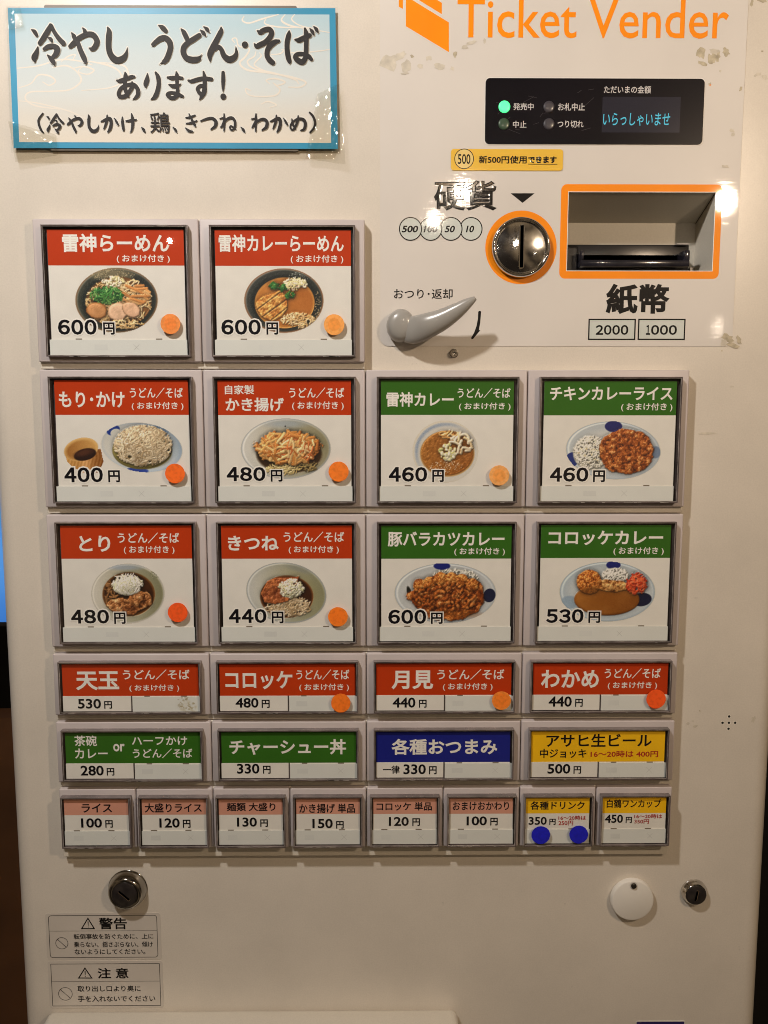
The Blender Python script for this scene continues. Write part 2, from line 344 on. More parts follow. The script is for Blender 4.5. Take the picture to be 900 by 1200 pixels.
# ------------------------------------------------------------------ food pictures painted point by point
class Paint:
    def __init__(s, x0, y0, x1, y1, step=3.0, bg=(232, 227, 214), seed=1):
        s.xs = np.arange(x0, x1+step, step); s.ys = np.arange(y0, y1+step, step)
        s.X, s.Y = np.meshgrid(s.xs, s.ys); s.c = np.ones(s.X.shape+(3,))*np.array(bg, float); s.m = np.zeros(s.X.shape, bool); s.h = np.zeros(s.X.shape); s.lv = 0.0
        s.step = step; s.rng = np.random.default_rng(seed)
    def e(s, cx, cy, rx, ry, ang=0):
        a = math.radians(ang); dx = s.X-cx; dy = s.Y-cy
        u = (dx*math.cos(a)+dy*math.sin(a))/rx; v = (-dx*math.sin(a)+dy*math.cos(a))/ry
        return np.hypot(u, v)
    def ell(s, cx, cy, rx, ry, col, soft=4, ang=0, mask=False, grad=None, op=1.0, wob=0):
        d = s.e(cx, cy, rx, ry, ang)
        if wob: d = d*(1+wob*s.nz(.035))
        w = np.clip((1-d)*min(rx, ry)/soft+.5, 0, 1)*op
        col = np.array(col, float)
        if grad is not None:
            g = np.clip((s.X-(cx-rx))/(2*rx), 0, 1)[..., None]; col = col*(1-g)+np.array(grad, float)*g
        s.c = s.c*(1-w[..., None])+col*w[..., None]
        if mask: s.m |= d < 1+3/min(rx, ry)
        return s
    def nz(s, f):
        n = s.rng; o = np.zeros_like(s.X)
        for k in range(7):
            a = n.uniform(0, 6.28); g = f*n.uniform(.5, 2.2)
            o += np.sin(g*(s.X*math.cos(a)+s.Y*math.sin(a))+n.uniform(0, 6.28))
        return o/3.5
    def grain(s, cx, cy, rx, ry, amp, f=.25, ang=0):
        w = np.clip((1-s.e(cx, cy, rx, ry, ang))*8, 0, 1)
        n = (s.nz(f)*.6+s.rng.normal(0, .7, s.X.shape))*amp*w
        s.c += n[..., None]; return s
    def stamp(s, x, y, r, col, ry=None, op=1, ang=0, lv=None):
        ry = ry or r; R = max(r, ry)+s.step
        i0 = max(0, int((y-R-s.ys[0])/s.step)); i1 = int((y+R-s.ys[0])/s.step)+2
        j0 = max(0, int((x-R-s.xs[0])/s.step)); j1 = int((x+R-s.xs[0])/s.step)+2
        if i1 <= i0 or j1 <= j0 or i0 >= s.X.shape[0] or j0 >= s.X.shape[1]: return
        X = s.X[i0:i1, j0:j1]-x; Y = s.Y[i0:i1, j0:j1]-y; a = math.radians(ang)
        u = (X*math.cos(a)+Y*math.sin(a))/r; v = (-X*math.sin(a)+Y*math.cos(a))/ry; d = np.hypot(u, v)
        w = np.clip((1-d)*min(r, ry)/s.step+.5, 0, 1)*op
        if lv is not None:
            hh = lv+np.sqrt(np.clip(1-d*d, 0, 1))*min(r, ry)*.9; H = s.h[i0:i1, j0:j1]
            vis = hh > H-.6; w = w*vis; s.h[i0:i1, j0:j1] = np.where((w > .3) & (hh > H), hh, H)
        w = w[..., None]; s.c[i0:i1, j0:j1] = s.c[i0:i1, j0:j1]*(1-w)+np.array(col, float)*w
    def pt(s, cx, cy, rx, ry):
        a = s.rng.uniform(0, 6.28); q = math.sqrt(s.rng.uniform(0, 1)); return cx+rx*q*math.cos(a), cy+ry*q*math.sin(a)
    def strands(s, cx, cy, rx, ry, n, L, cols, w=4, curl=.25, dark=None, direc=None, spread=3.14, dop=.6, mound=5):
        s.lv += 1.5
        for i in range(n):
            x, y = s.pt(cx, cy, rx, ry); a = s.rng.uniform(0, 6.28) if direc is None else math.radians(direc)+s.rng.uniform(-spread, spread)
            c = s.rng.uniform(-curl, curl)*.5; col = np.array(cols[s.rng.integers(len(cols))], float)*s.rng.uniform(.92, 1.08); lv = s.lv+s.rng.uniform(0, 5)
            for k in range(int(L/(w*.6))+1):
                e = math.hypot((x-cx)/(rx*1.1), (y-cy)/(ry*1.1))
                if e > 1: break
                s.stamp(x, y, w*.66, col, lv=lv+mound*(1-e*e)); x += w*.6*math.cos(a); y += w*.6*math.sin(a); c += s.rng.normal(0, curl*.16); a += c
        s.lv += 1; return s
    def lumps(s, cx, cy, rx, ry, n, r, cols, dark=None, asp=.7, hi=25, mound=5):
        s.lv += 1
        for _ in range(n):
            x, y = s.pt(cx, cy, rx, ry); q = r*s.rng.uniform(.55, 1.3); an = s.rng.uniform(0, 180); e = math.hypot((x-cx)/rx, (y-cy)/ry)
            col = np.array(cols[s.rng.integers(len(cols))], float)*s.rng.uniform(.9, 1.08)
            s.stamp(x, y, q, col, q*asp, 1, an, lv=s.lv+s.rng.uniform(-2, 3)+mound*(1-e*e))
        s.lv += 1; return s
    def fbm(s, size, oct=4):
        o = np.zeros_like(s.X); amp = 1.0; tot = 0
        for k in range(oct):
            q = size/2**k; gy, gx = int((s.ys[-1]-s.ys[0])/q)+3, int((s.xs[-1]-s.xs[0])/q)+3; g = s.rng.random((gy, gx))
            fy, fx = (s.Y-s.ys[0])/q, (s.X-s.xs[0])/q; iy, ix = fy.astype(int), fx.astype(int); ty, tx = fy-iy, fx-ix; ty, tx = ty*ty*(3-2*ty), tx*tx*(3-2*tx)
            o += amp*((g[iy, ix]*(1-tx)+g[iy, ix+1]*tx)*(1-ty)+(g[iy+1, ix]*(1-tx)+g[iy+1, ix+1]*tx)*ty); tot += amp; amp *= .62
        return o/tot
    def tex(s, cx, cy, rx, ry, cols, size=22, rough=14, ang=0, wob=.12, soft=5, lift=6):
        """a wet, lumpy mass: colours follow a fractal height field that is also lit"""
        f = s.fbm(size); e = s.e(cx, cy, rx, ry, ang)*(1+wob*(s.fbm(60)-.5)*2); w = np.clip((1-e)*min(rx, ry)/soft+.5, 0, 1)
        t = np.clip((f-.28)/.44, 0, 1)*(len(cols)-1); i = np.clip(t.astype(int), 0, len(cols)-2); q = (t-i)[..., None]; C_ = np.array(cols, float)
        col = C_[i]*(1-q)+C_[i+1]*q; s.c = s.c*(1-w[..., None])+col*w[..., None]
        s.lv += 1; hh = s.lv+f*rough+lift*(1-e*e); s.h = np.where(w > .5, hh, s.h); s.lv += 2; return s
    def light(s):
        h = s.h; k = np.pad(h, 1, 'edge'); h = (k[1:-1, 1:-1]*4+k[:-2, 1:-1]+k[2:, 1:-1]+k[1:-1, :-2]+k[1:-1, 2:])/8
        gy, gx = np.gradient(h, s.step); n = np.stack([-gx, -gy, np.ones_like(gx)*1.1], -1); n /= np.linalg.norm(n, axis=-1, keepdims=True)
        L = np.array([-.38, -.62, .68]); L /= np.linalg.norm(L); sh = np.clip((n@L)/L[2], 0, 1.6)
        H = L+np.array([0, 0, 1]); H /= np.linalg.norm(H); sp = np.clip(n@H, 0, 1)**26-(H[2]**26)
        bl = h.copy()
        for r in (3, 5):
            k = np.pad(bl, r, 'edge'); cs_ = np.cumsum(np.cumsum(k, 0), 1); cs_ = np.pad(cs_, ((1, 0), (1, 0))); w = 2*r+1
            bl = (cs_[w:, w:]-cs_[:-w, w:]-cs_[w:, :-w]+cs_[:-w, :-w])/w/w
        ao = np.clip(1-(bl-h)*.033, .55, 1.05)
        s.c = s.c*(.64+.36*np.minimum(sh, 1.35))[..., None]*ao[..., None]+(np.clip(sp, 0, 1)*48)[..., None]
    def specks(s, cx, cy, rx, ry, n, r, cols, op=.9):
        for _ in range(n):
            x, y = s.pt(cx, cy, rx, ry); s.stamp(x, y, r*s.rng.uniform(.6, 1.3), cols[s.rng.integers(len(cols))], op=op)
        return s
    def pg(s, pts, col, dark=None, soft=1):
        P = np.array(pts, float); n = len(P); ins = np.zeros(s.X.shape, bool)
        for i in range(n):
            (xa, ya), (xb, yb) = P[i], P[(i+1) % n]
            c = ((ya > s.Y) != (yb > s.Y)) & (s.X < (xb-xa)*(s.Y-ya)/((yb-ya) or 1e-9)+xa); ins ^= c
        if dark is not None:
            sh = np.zeros_like(ins); sh[1:, 1:] = ins[:-1, :-1]; s.c[sh | ins] = dark
        s.c[ins] = col; s.last = ins; return s
    def shade(s, ins, amp, f=.08):
        s.c += (s.nz(f)*amp*ins)[..., None]; return s
    def build(s, K, y, parent):
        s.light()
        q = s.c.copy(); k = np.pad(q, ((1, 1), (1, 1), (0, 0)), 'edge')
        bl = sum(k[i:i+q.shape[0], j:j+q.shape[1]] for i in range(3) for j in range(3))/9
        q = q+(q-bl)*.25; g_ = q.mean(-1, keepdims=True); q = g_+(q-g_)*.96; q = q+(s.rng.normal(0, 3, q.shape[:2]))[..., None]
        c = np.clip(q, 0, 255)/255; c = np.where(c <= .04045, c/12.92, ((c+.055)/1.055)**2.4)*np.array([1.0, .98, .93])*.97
        P = at_arr(K.ox+s.X/K.k, K.oy+s.Y/K.k, y); ny, nx = s.X.shape
        idx = np.arange(ny*nx).reshape(ny, nx); m = s.m
        q = m[:-1, :-1] & m[:-1, 1:] & m[1:, :-1] & m[1:, 1:]
        F = np.stack([idx[1:, :-1][q], idx[1:, 1:][q], idx[:-1, 1:][q], idx[:-1, :-1][q]], 1)
        used, inv = np.unique(F, return_inverse=True); F = inv.reshape(F.shape)
        me = bpy.data.meshes.new('food_photo'); me.from_pydata((P.reshape(-1, 3)[used]*MM).tolist(), [], F.tolist())
        at_ = me.color_attributes.new('print', 'FLOAT_COLOR', 'POINT')
        cc = np.ones((len(used), 4)); cc[:, :3] = c.reshape(-1, 3)[used]; at_.data.foreach_set('color', cc.ravel())
        me.materials.append(PHOTO_INK); o = bpy.data.objects.new('food_photo', me); COL.objects.link(o); o.parent = parent; return o
PHOTO_INK = bpy.data.materials.new('photo_print'); PHOTO_INK.use_nodes = True
_n = PHOTO_INK.node_tree.nodes.new('ShaderNodeVertexColor'); _n.layer_name = 'print'
PHOTO_INK.node_tree.links.new(_n.outputs['Color'], PHOTO_INK.node_tree.nodes['Principled BSDF'].inputs['Base Color'])
PHOTO_INK.node_tree.nodes['Principled BSDF'].inputs['Roughness'].default_value = .45

NOOD = [(226, 194, 140), (210, 174, 118), (238, 210, 162), (198, 158, 100)]
CURRY = [(84, 34, 8), (134, 60, 16), (158, 76, 22), (184, 100, 38), (226, 158, 92)]
def bowl(p, cx, cy, rx, ry, rim, inner, inner2, ang=0, soft=8, depth=14):
    p.ell(cx, cy, rx, ry, rim, soft=3, ang=ang, mask=True).ell(cx, cy, rx-7, ry-6, inner, soft=soft, ang=ang, grad=inner2)
    e = p.e(cx, cy, rx, ry, ang); p.h += -depth*.25*np.clip(1-e*e, 0, 1)
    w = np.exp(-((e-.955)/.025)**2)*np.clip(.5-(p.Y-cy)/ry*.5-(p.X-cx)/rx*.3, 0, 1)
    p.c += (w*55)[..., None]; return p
def dish_ramen():
    p = Paint(236, 280, 684, 636, seed=1)
    bowl(p, 457, 458, 217, 171, (136, 104, 72), (58, 62, 50), (36, 42, 38)).ell(462, 462, 188, 144, (26, 36, 32), soft=12)
    p.grain(457, 458, 210, 165, 12); p.ell(425, 322, 112, 28, (160, 148, 112), soft=22, op=.75); p.specks(430, 325, 120, 30, 200, 2.2, [(206, 192, 156), (96, 90, 70), (176, 156, 114)])
    p.ell(468, 468, 172, 132, (112, 68, 28)); p.ell(468, 465, 165, 125, (158, 106, 52), soft=24); p.lv = 0; p.h[p.e(468, 465, 168, 128) < 1] = -3
    p.strands(470, 465, 160, 120, 170, 90, NOOD, 5, .3)
    p.strands(545, 428, 80, 52, 18, 100, [(222, 162, 96), (200, 134, 72), (236, 184, 120)], 13, .04, None, 15, .45)
    p.strands(440, 360, 58, 26, 50, 20, [(248, 240, 212), (226, 216, 160), (240, 228, 186)], 5, .8)
    p.strands(408, 432, 84, 44, 150, 30, [(38, 104, 40), (22, 80, 30), (64, 132, 54), (110, 164, 84)], 6, .4, mound=8)
    p.lv += 8
    for (cx, cy, rx, ry, an, c) in ((352, 512, 54, 42, 12, (206, 146, 92)), (463, 518, 54, 48, -8, (236, 194, 160)), (535, 508, 52, 38, 28, (232, 186, 150))):
        f = p.fbm(30); e = p.e(cx, cy, rx, ry, an)*(1+.12*(f-.5)*2); w = np.clip((1-e)*9+.5, 0, 1)[..., None]; m_ = e < 1
        p.c = p.c*(1-w)+(np.array(c, float)+((f-.5)*46)[..., None]-(np.clip(e-.8, 0, .2)*260)[..., None])*w; p.h = np.where(m_, p.lv+7*np.sqrt(np.clip(1-e**4, 0, 1))+f*4, p.h); p.lv += 2
    p.strands(505, 585, 90, 22, 40, 50, NOOD, 5, .3); return p
def dish_curry_ramen():
    p = Paint(248, 284, 676, 636, seed=2)
    bowl(p, 462, 460, 209, 170, (150, 106, 72), (56, 60, 56), (38, 44, 40)).ell(466, 466, 178, 144, (22, 30, 28), soft=10)
    p.grain(462, 460, 205, 165, 10); p.specks(560, 325, 70, 22, 70, 2.4, [(180, 190, 182), (110, 118, 110)]); p.specks(640, 500, 16, 90, 80, 2.4, [(190, 170, 130), (120, 104, 76)])
    p.ell(466, 472, 158, 134, (222, 156, 72)).ell(466, 470, 151, 127, (208, 132, 52), soft=14, grad=(192, 112, 40)); p.h[p.e(466, 471, 156, 132) < 1] = -3; p.lv = 0
    f = p.fbm(50); p.c += ((f-.5)*26*(p.e(466, 470, 150, 126) < 1))[..., None]
    p.strands(535, 565, 85, 38, 60, 55, NOOD, 5, .3, None, -30, .7)
    p.pg([(315, 470), (350, 438), (410, 420), (445, 402), (478, 448), (482, 500), (450, 545), (400, 570), (345, 545), (318, 505)], (222, 150, 66)); q = p.last
    f = p.fbm(16); cut = np.zeros_like(p.X)
    for a, b in (((325, 505), (445, 415)), ((350, 545), (475, 455)), ((398, 562), (485, 492))):
        dx, dy = b[0]-a[0], b[1]-a[1]; Ld = math.hypot(dx, dy); d = np.abs((p.X-a[0])*dy-(p.Y-a[1])*dx)/Ld; cut += np.exp(-(d/3.2)**2)
    t = np.clip((f-.3)/.4, 0, 1)[..., None]; col = np.array((190, 112, 40.))*(1-t)+np.array((246, 190, 104.))*t
    p.c = np.where(q[..., None], col*(1-.45*np.clip(cut, 0, 1))[..., None], p.c); p.h = np.where(q, 10+f*14-6*cut, p.h); p.lv = 14
    p.strands(518, 372, 62, 32, 90, 26, [(250, 242, 216), (238, 226, 186), (228, 218, 156)], 5, .6, None, 30, .9)
    for c in ((412, 382), (455, 392), (492, 432)): p.lumps(c[0], c[1], 24, 17, 26, 9, [(30, 98, 36), (18, 72, 26), (58, 128, 52)])
    return p
def dish_soba():
    p = Paint(130, 278, 768, 572, seed=3)
    p.ell(545, 424, 214, 128, (206, 214, 222), mask=True, ang=8, grad=(146, 170, 196)).ell(543, 422, 205, 119, (230, 230, 224), ang=8, soft=14, grad=(170, 188, 204)); e = p.e(545, 424, 214, 128, 8); p.h += -16*np.clip(1-e*e, 0, 1)
    p.ell(395, 334, 36, 26, (28, 62, 160), ang=-20).ell(410, 350, 30, 24, (228, 230, 226), soft=4); p.ell(650, 322, 42, 22, (96, 128, 168), soft=12, op=.7, ang=20); p.ell(522, 546, 58, 16, (30, 58, 154), soft=3, ang=3)
    p.ell(548, 440, 158, 100, (104, 96, 42)).ell(545, 436, 154, 96, (166, 156, 84)); p.m |= (p.e(545, 436, 158, 100) < 1)
    st = (np.sin(p.X*.62+p.Y*.05) > .1)*(p.e(545, 436, 150, 92) < 1)*(p.Y > 470); p.c -= (st*34)[..., None]*np.array([1, 1, .8])
    p.ell(690, 450, 12, 22, (22, 30, 60), soft=3, ang=35); p.ell(556, 470, 140, 66, (96, 84, 42), soft=16, op=.6); p.h[p.e(545, 436, 154, 96) < 1] = -4; p.lv = 0
    p.strands(552, 416, 140, 98, 330, 95, [(214, 194, 160), (198, 176, 142), (228, 212, 182), (176, 152, 116)], 6.5, .32, mound=26)
    p.lv = 0
    p.pg([(138, 452), (150, 500), (168, 520), (230, 560), (320, 560), (345, 500), (330, 430)], (208, 150, 74)); b = p.last; p.m |= b; p.h[b] = 0
    x = np.clip((p.X-140)/200, 0, 1); grainw = (np.sin(p.X*.35+np.sin(p.Y*.05)*2)*.5+p.fbm(12)-.5)*26
    cc = (np.array((226, 172, 96.))[None, None]*(1-x[..., None])+np.array((150, 92, 38.))*x[..., None]); cc += (np.exp(-((x-.55)/.14)**2)*50+grainw)[..., None]; p.c = np.where(b[..., None], cc, p.c)
    p.ell(225, 435, 91, 60, (240, 196, 124), ang=-14, mask=True, soft=3); p.h[p.e(225, 435, 92, 61, -14) < 1] = 0
    p.ell(226, 438, 82, 52, (170, 112, 50), ang=-14, grad=(226, 176, 100), soft=14).ell(246, 462, 60, 31, (44, 22, 14), ang=-14).ell(240, 452, 46, 16, (84, 46, 28), ang=-14, soft=16); return p
def dish_kakiage():
    p = Paint(210, 270, 692, 596, seed=4)
    bowl(p, 450, 431, 236, 159, (172, 180, 188), (226, 228, 226), (146, 142, 112), soft=10, depth=20); p.ell(450, 410, 200, 120, (232, 231, 225), soft=40, grad=(150, 144, 106)); p.ell(450, 300, 100, 20, (170, 188, 208), soft=20, op=.6)
    p.ell(468, 462, 172, 98, (66, 42, 20), soft=10); p.h[p.e(468, 460, 172, 100) < 1] = -6; p.lv = -4
    p.strands(430, 540, 90, 28, 70, 55, [(216, 198, 142), (190, 168, 110)], 5, .3); p.strands(560, 525, 60, 25, 40, 30, [(110, 96, 60), (150, 130, 80)], 5, .3)
    p.tex(465, 428, 166, 86, [(112, 54, 16), (178, 100, 38), (212, 144, 70), (238, 190, 118)], 26, 26, wob=.3, lift=20); p.lv += 14
    p.strands(465, 425, 158, 82, 90, 70, [(226, 168, 96), (206, 136, 66), (238, 194, 128), (190, 112, 48)], 13, .16, mound=14); p.strands(500, 430, 120, 66, 40, 40, [(214, 120, 62), (244, 206, 146)], 9, .3, mound=18)
    p.stamp(447, 313, 4, (50, 50, 55)); return p
def dish_curry_udon():
    p = Paint(260, 280, 612, 612, seed=5)
    p.ell(436, 446, 172, 162, (226, 225, 220), mask=True, soft=16)
    d = p.e(440, 450, 168, 158); a = np.arctan2(p.Y-450, p.X-440)
    w = np.exp(-((d-.93)/.06)**2)*np.clip(-np.cos(a-.8)*1.2, 0, 1)*(.6+.4*p.rng.random(p.X.shape)); p.c = p.c*(1-w[..., None])+np.array([146, 168, 200])*w[..., None]
    p.c = np.where((d > 1.0)[..., None], [232, 227, 214], p.c)
    p.ell(446, 457, 144, 122, (214, 172, 108), soft=5).ell(446, 455, 138, 117, (176, 112, 44), soft=8, grad=(160, 94, 32)); p.lv = 0
    f = p.fbm(14); i_ = p.e(446, 455, 136, 115) < 1; p.h = np.where(i_, f*7, 0); p.c += ((f-.5)*40*i_)[..., None]; p.lv = 6
    p.strands(455, 358, 60, 18, 16, 40, [(222, 164, 94), (240, 206, 150)], 7, .2, None, 10, .8)
    p.strands(522, 402, 56, 50, 13, 130, [(240, 216, 172), (250, 234, 204)], 11, .35, mound=8)
    p.lumps(448, 450, 42, 42, 60, 10, [(230, 224, 176), (210, 208, 138), (244, 240, 212)], None, .7); p.specks(440, 525, 90, 30, 110, 2.2, [(240, 218, 180), (226, 180, 120), (250, 240, 220)]); return p
def dish_chicken_curry():
    p = Paint(212, 280, 722, 598, seed=6)
    bowl(p, 466, 440, 248, 152, (176, 192, 208), (204, 215, 224), (186, 199, 212), ang=3, depth=18); p.ell(466, 440, 200, 112, (218, 224, 228), soft=26)
    p.ell(690, 450, 26, 32, (100, 124, 162), soft=6, op=.8); p.ell(468, 314, 46, 30, (22, 32, 116), soft=3); p.ell(250, 488, 34, 38, (26, 50, 136), soft=3, ang=10)
    p.ell(350, 454, 96, 90, (214, 214, 204), soft=6); p.lv = 2
    p.lumps(350, 452, 92, 88, 900, 5.5, [(242, 242, 234), (230, 230, 218), (252, 252, 248), (220, 220, 202)], None, .5, mound=22); p.specks(352, 450, 70, 60, 22, 5, [(222, 204, 150), (214, 186, 120)], .45)
    p.h[p.e(533, 443, 134, 118) < 1] = 0
    p.tex(535, 446, 137, 121, CURRY, 17, 16, wob=.14, lift=10); p.lumps(418, 400, 14, 16, 8, 9, [(104, 42, 14)])
    p.lumps(535, 440, 110, 95, 46, 10, [(168, 88, 32), (190, 108, 46)], None, .7); return p
def dish_tori():
    p = Paint(252, 268, 648, 592, seed=7)
    bowl(p, 450, 430, 193, 157, (202, 201, 195), (226, 224, 216), (136, 136, 104), depth=22); p.ell(425, 420, 155, 122, (230, 228, 219), soft=30, grad=(156, 152, 112))
    p.ell(430, 292, 90, 14, (166, 184, 208), soft=14, op=.7); p.specks(590, 330, 24, 24, 40, 2.6, [(110, 116, 90), (170, 170, 140)])
    p.ell(454, 434, 139, 117, (156, 104, 52)).ell(454, 434, 132, 110, (72, 38, 14), soft=12); p.h[p.e(454, 434, 139, 117) < 1] = -4; p.lv = -2
    p.strands(372, 430, 50, 60, 26, 50, [(150, 104, 60), (110, 72, 36)], 7, .3)
    p.tex(402, 492, 62, 34, [(96, 50, 20), (168, 104, 54), (206, 146, 92), (230, 180, 126)], 24, 22, wob=.4, lift=8); p.tex(512, 468, 66, 50, [(90, 46, 18), (160, 98, 50), (202, 142, 88), (226, 176, 122)], 26, 26, wob=.45, lift=10); p.tex(462, 512, 44, 28, [(88, 44, 18), (156, 92, 46), (198, 138, 84)], 22, 18, wob=.4)
    p.lumps(505, 455, 55, 36, 16, 15, [(196, 134, 80), (178, 112, 60)], None, .5); p.lv = 16
    p.strands(446, 378, 76, 54, 230, 58, [(252, 250, 242), (240, 236, 218), (228, 228, 190)], 4.5, .14, None, 80, 1.0, mound=22); return p
def dish_kitsune():
    p = Paint(212, 260, 648, 592, seed=8)
    bowl(p, 430, 426, 212, 158, (164, 172, 178), (206, 210, 210), (146, 146, 110), ang=10, depth=22); p.ell(412, 418, 172, 120, (218, 220, 216), soft=34, grad=(156, 152, 108), ang=10); p.ell(500, 300, 70, 16, (150, 156, 150), soft=14, op=.6, ang=15)
    p.ell(432, 446, 141, 112, (150, 94, 50)).ell(432, 446, 134, 105, (64, 32, 12), soft=10); p.h[p.e(432, 446, 141, 112) < 1] = -4; p.lv = -2
    p.strands(440, 498, 115, 50, 170, 50, [(200, 176, 140), (170, 144, 106), (216, 198, 168)], 5.5, .35)
    p.pg([(296, 430), (330, 365), (372, 346), (440, 345), (500, 340), (470, 420), (440, 470), (370, 486), (315, 476)], (166, 84, 42)); b = p.last; f = p.fbm(28); f2 = p.fbm(9)
    t = np.clip((f*.6+f2*.4-.3)/.4, 0, 1)[..., None]; p.c = np.where(b[..., None], np.array((118, 50, 22.))*(1-t)+np.array((214, 128, 72.))*t, p.c); p.h = np.where(b, 8+f*20, p.h); p.lv = 16
    p.lumps(456, 402, 68, 48, 240, 8, [(244, 242, 222), (232, 230, 196), (250, 248, 236), (220, 222, 176)], None, .6, mound=20); return p
def dish_katsu():
    p = Paint(166, 262, 708, 594, seed=9)
    bowl(p, 436, 428, 267, 157, (178, 190, 202), (204, 212, 218), (200, 208, 216), depth=18); p.ell(436, 427, 222, 118, (218, 222, 226), soft=26)
    p.ell(418, 285, 44, 20, (22, 34, 134), soft=3); p.ell(668, 440, 32, 37, (24, 30, 64), soft=3, ang=20); p.lv = 2
    p.ell(485, 347, 124, 46, (214, 214, 206), soft=6).lumps(485, 345, 122, 42, 330, 6, [(242, 242, 236), (228, 228, 218)], None, .5, mound=10)
    p.ell(246, 425, 12, 34, (30, 30, 24), soft=4, ang=-15)
    p.tex(452, 450, 203, 118, CURRY, 20, 20, wob=.18, lift=14); p.lv += 8
    for k, (cx, cy) in enumerate(((298, 385), (352, 372), (412, 352), (468, 352), (524, 358), (578, 382))): p.tex(cx, cy, 34, 34, [(126, 58, 16), (184, 102, 34), (214, 138, 62), (232, 168, 92)], 12, 12, wob=.2, lift=10)
    p.lumps(445, 445, 175, 80, 120, 10, [(172, 92, 32), (150, 72, 22), (200, 122, 58)], None, .7)
    p.ell(465, 540, 140, 20, (176, 100, 34), soft=16, op=.6); return p
def dish_korokke():
    p = Paint(204, 258, 714, 584, seed=10)
    bowl(p, 458, 420, 251, 157, (168, 188, 206), (188, 206, 222), (196, 208, 218), depth=16); p.ell(458, 415, 208, 118, (208, 219, 228), soft=26); p.ell(258, 476, 46, 34, (150, 178, 206), soft=8, op=.8)
    p.ell(490, 280, 38, 22, (22, 32, 126), soft=3); p.ell(640, 462, 52, 35, (20, 24, 58), soft=3, ang=-10); p.lv = 2
    p.ell(500, 336, 72, 42, (220, 220, 212), soft=5).lumps(500, 335, 70, 38, 260, 6, [(246, 246, 242), (234, 234, 226)], None, .5, mound=12)
    e = p.e(455, 462, 172, 84); p.ell(455, 462, 172, 84, (130, 74, 20), soft=3).ell(455, 458, 166, 78, (168, 104, 36), soft=10, grad=(150, 88, 28)); f = p.fbm(70); p.c += ((f-.5)*30*(e < .97))[..., None]; p.h[e < 1] = (4+6*np.clip(1-e**4, 0, 1))[e < 1]; p.lv = 10
    p.tex(485, 390, 100, 30, [(96, 52, 16), (160, 98, 44), (206, 150, 84), (226, 178, 112)], 18, 16, wob=.3)
    p.tex(362, 370, 67, 64, [(118, 54, 14), (184, 98, 32), (218, 134, 56), (238, 170, 92)], 9, 14, wob=.12, lift=22); p.ell(372, 418, 62, 24, (150, 88, 30), soft=12, op=.75)
    p.strands(612, 378, 52, 52, 130, 24, [(210, 76, 38), (184, 50, 26), (230, 106, 62)], 7, .4, mound=14); return p

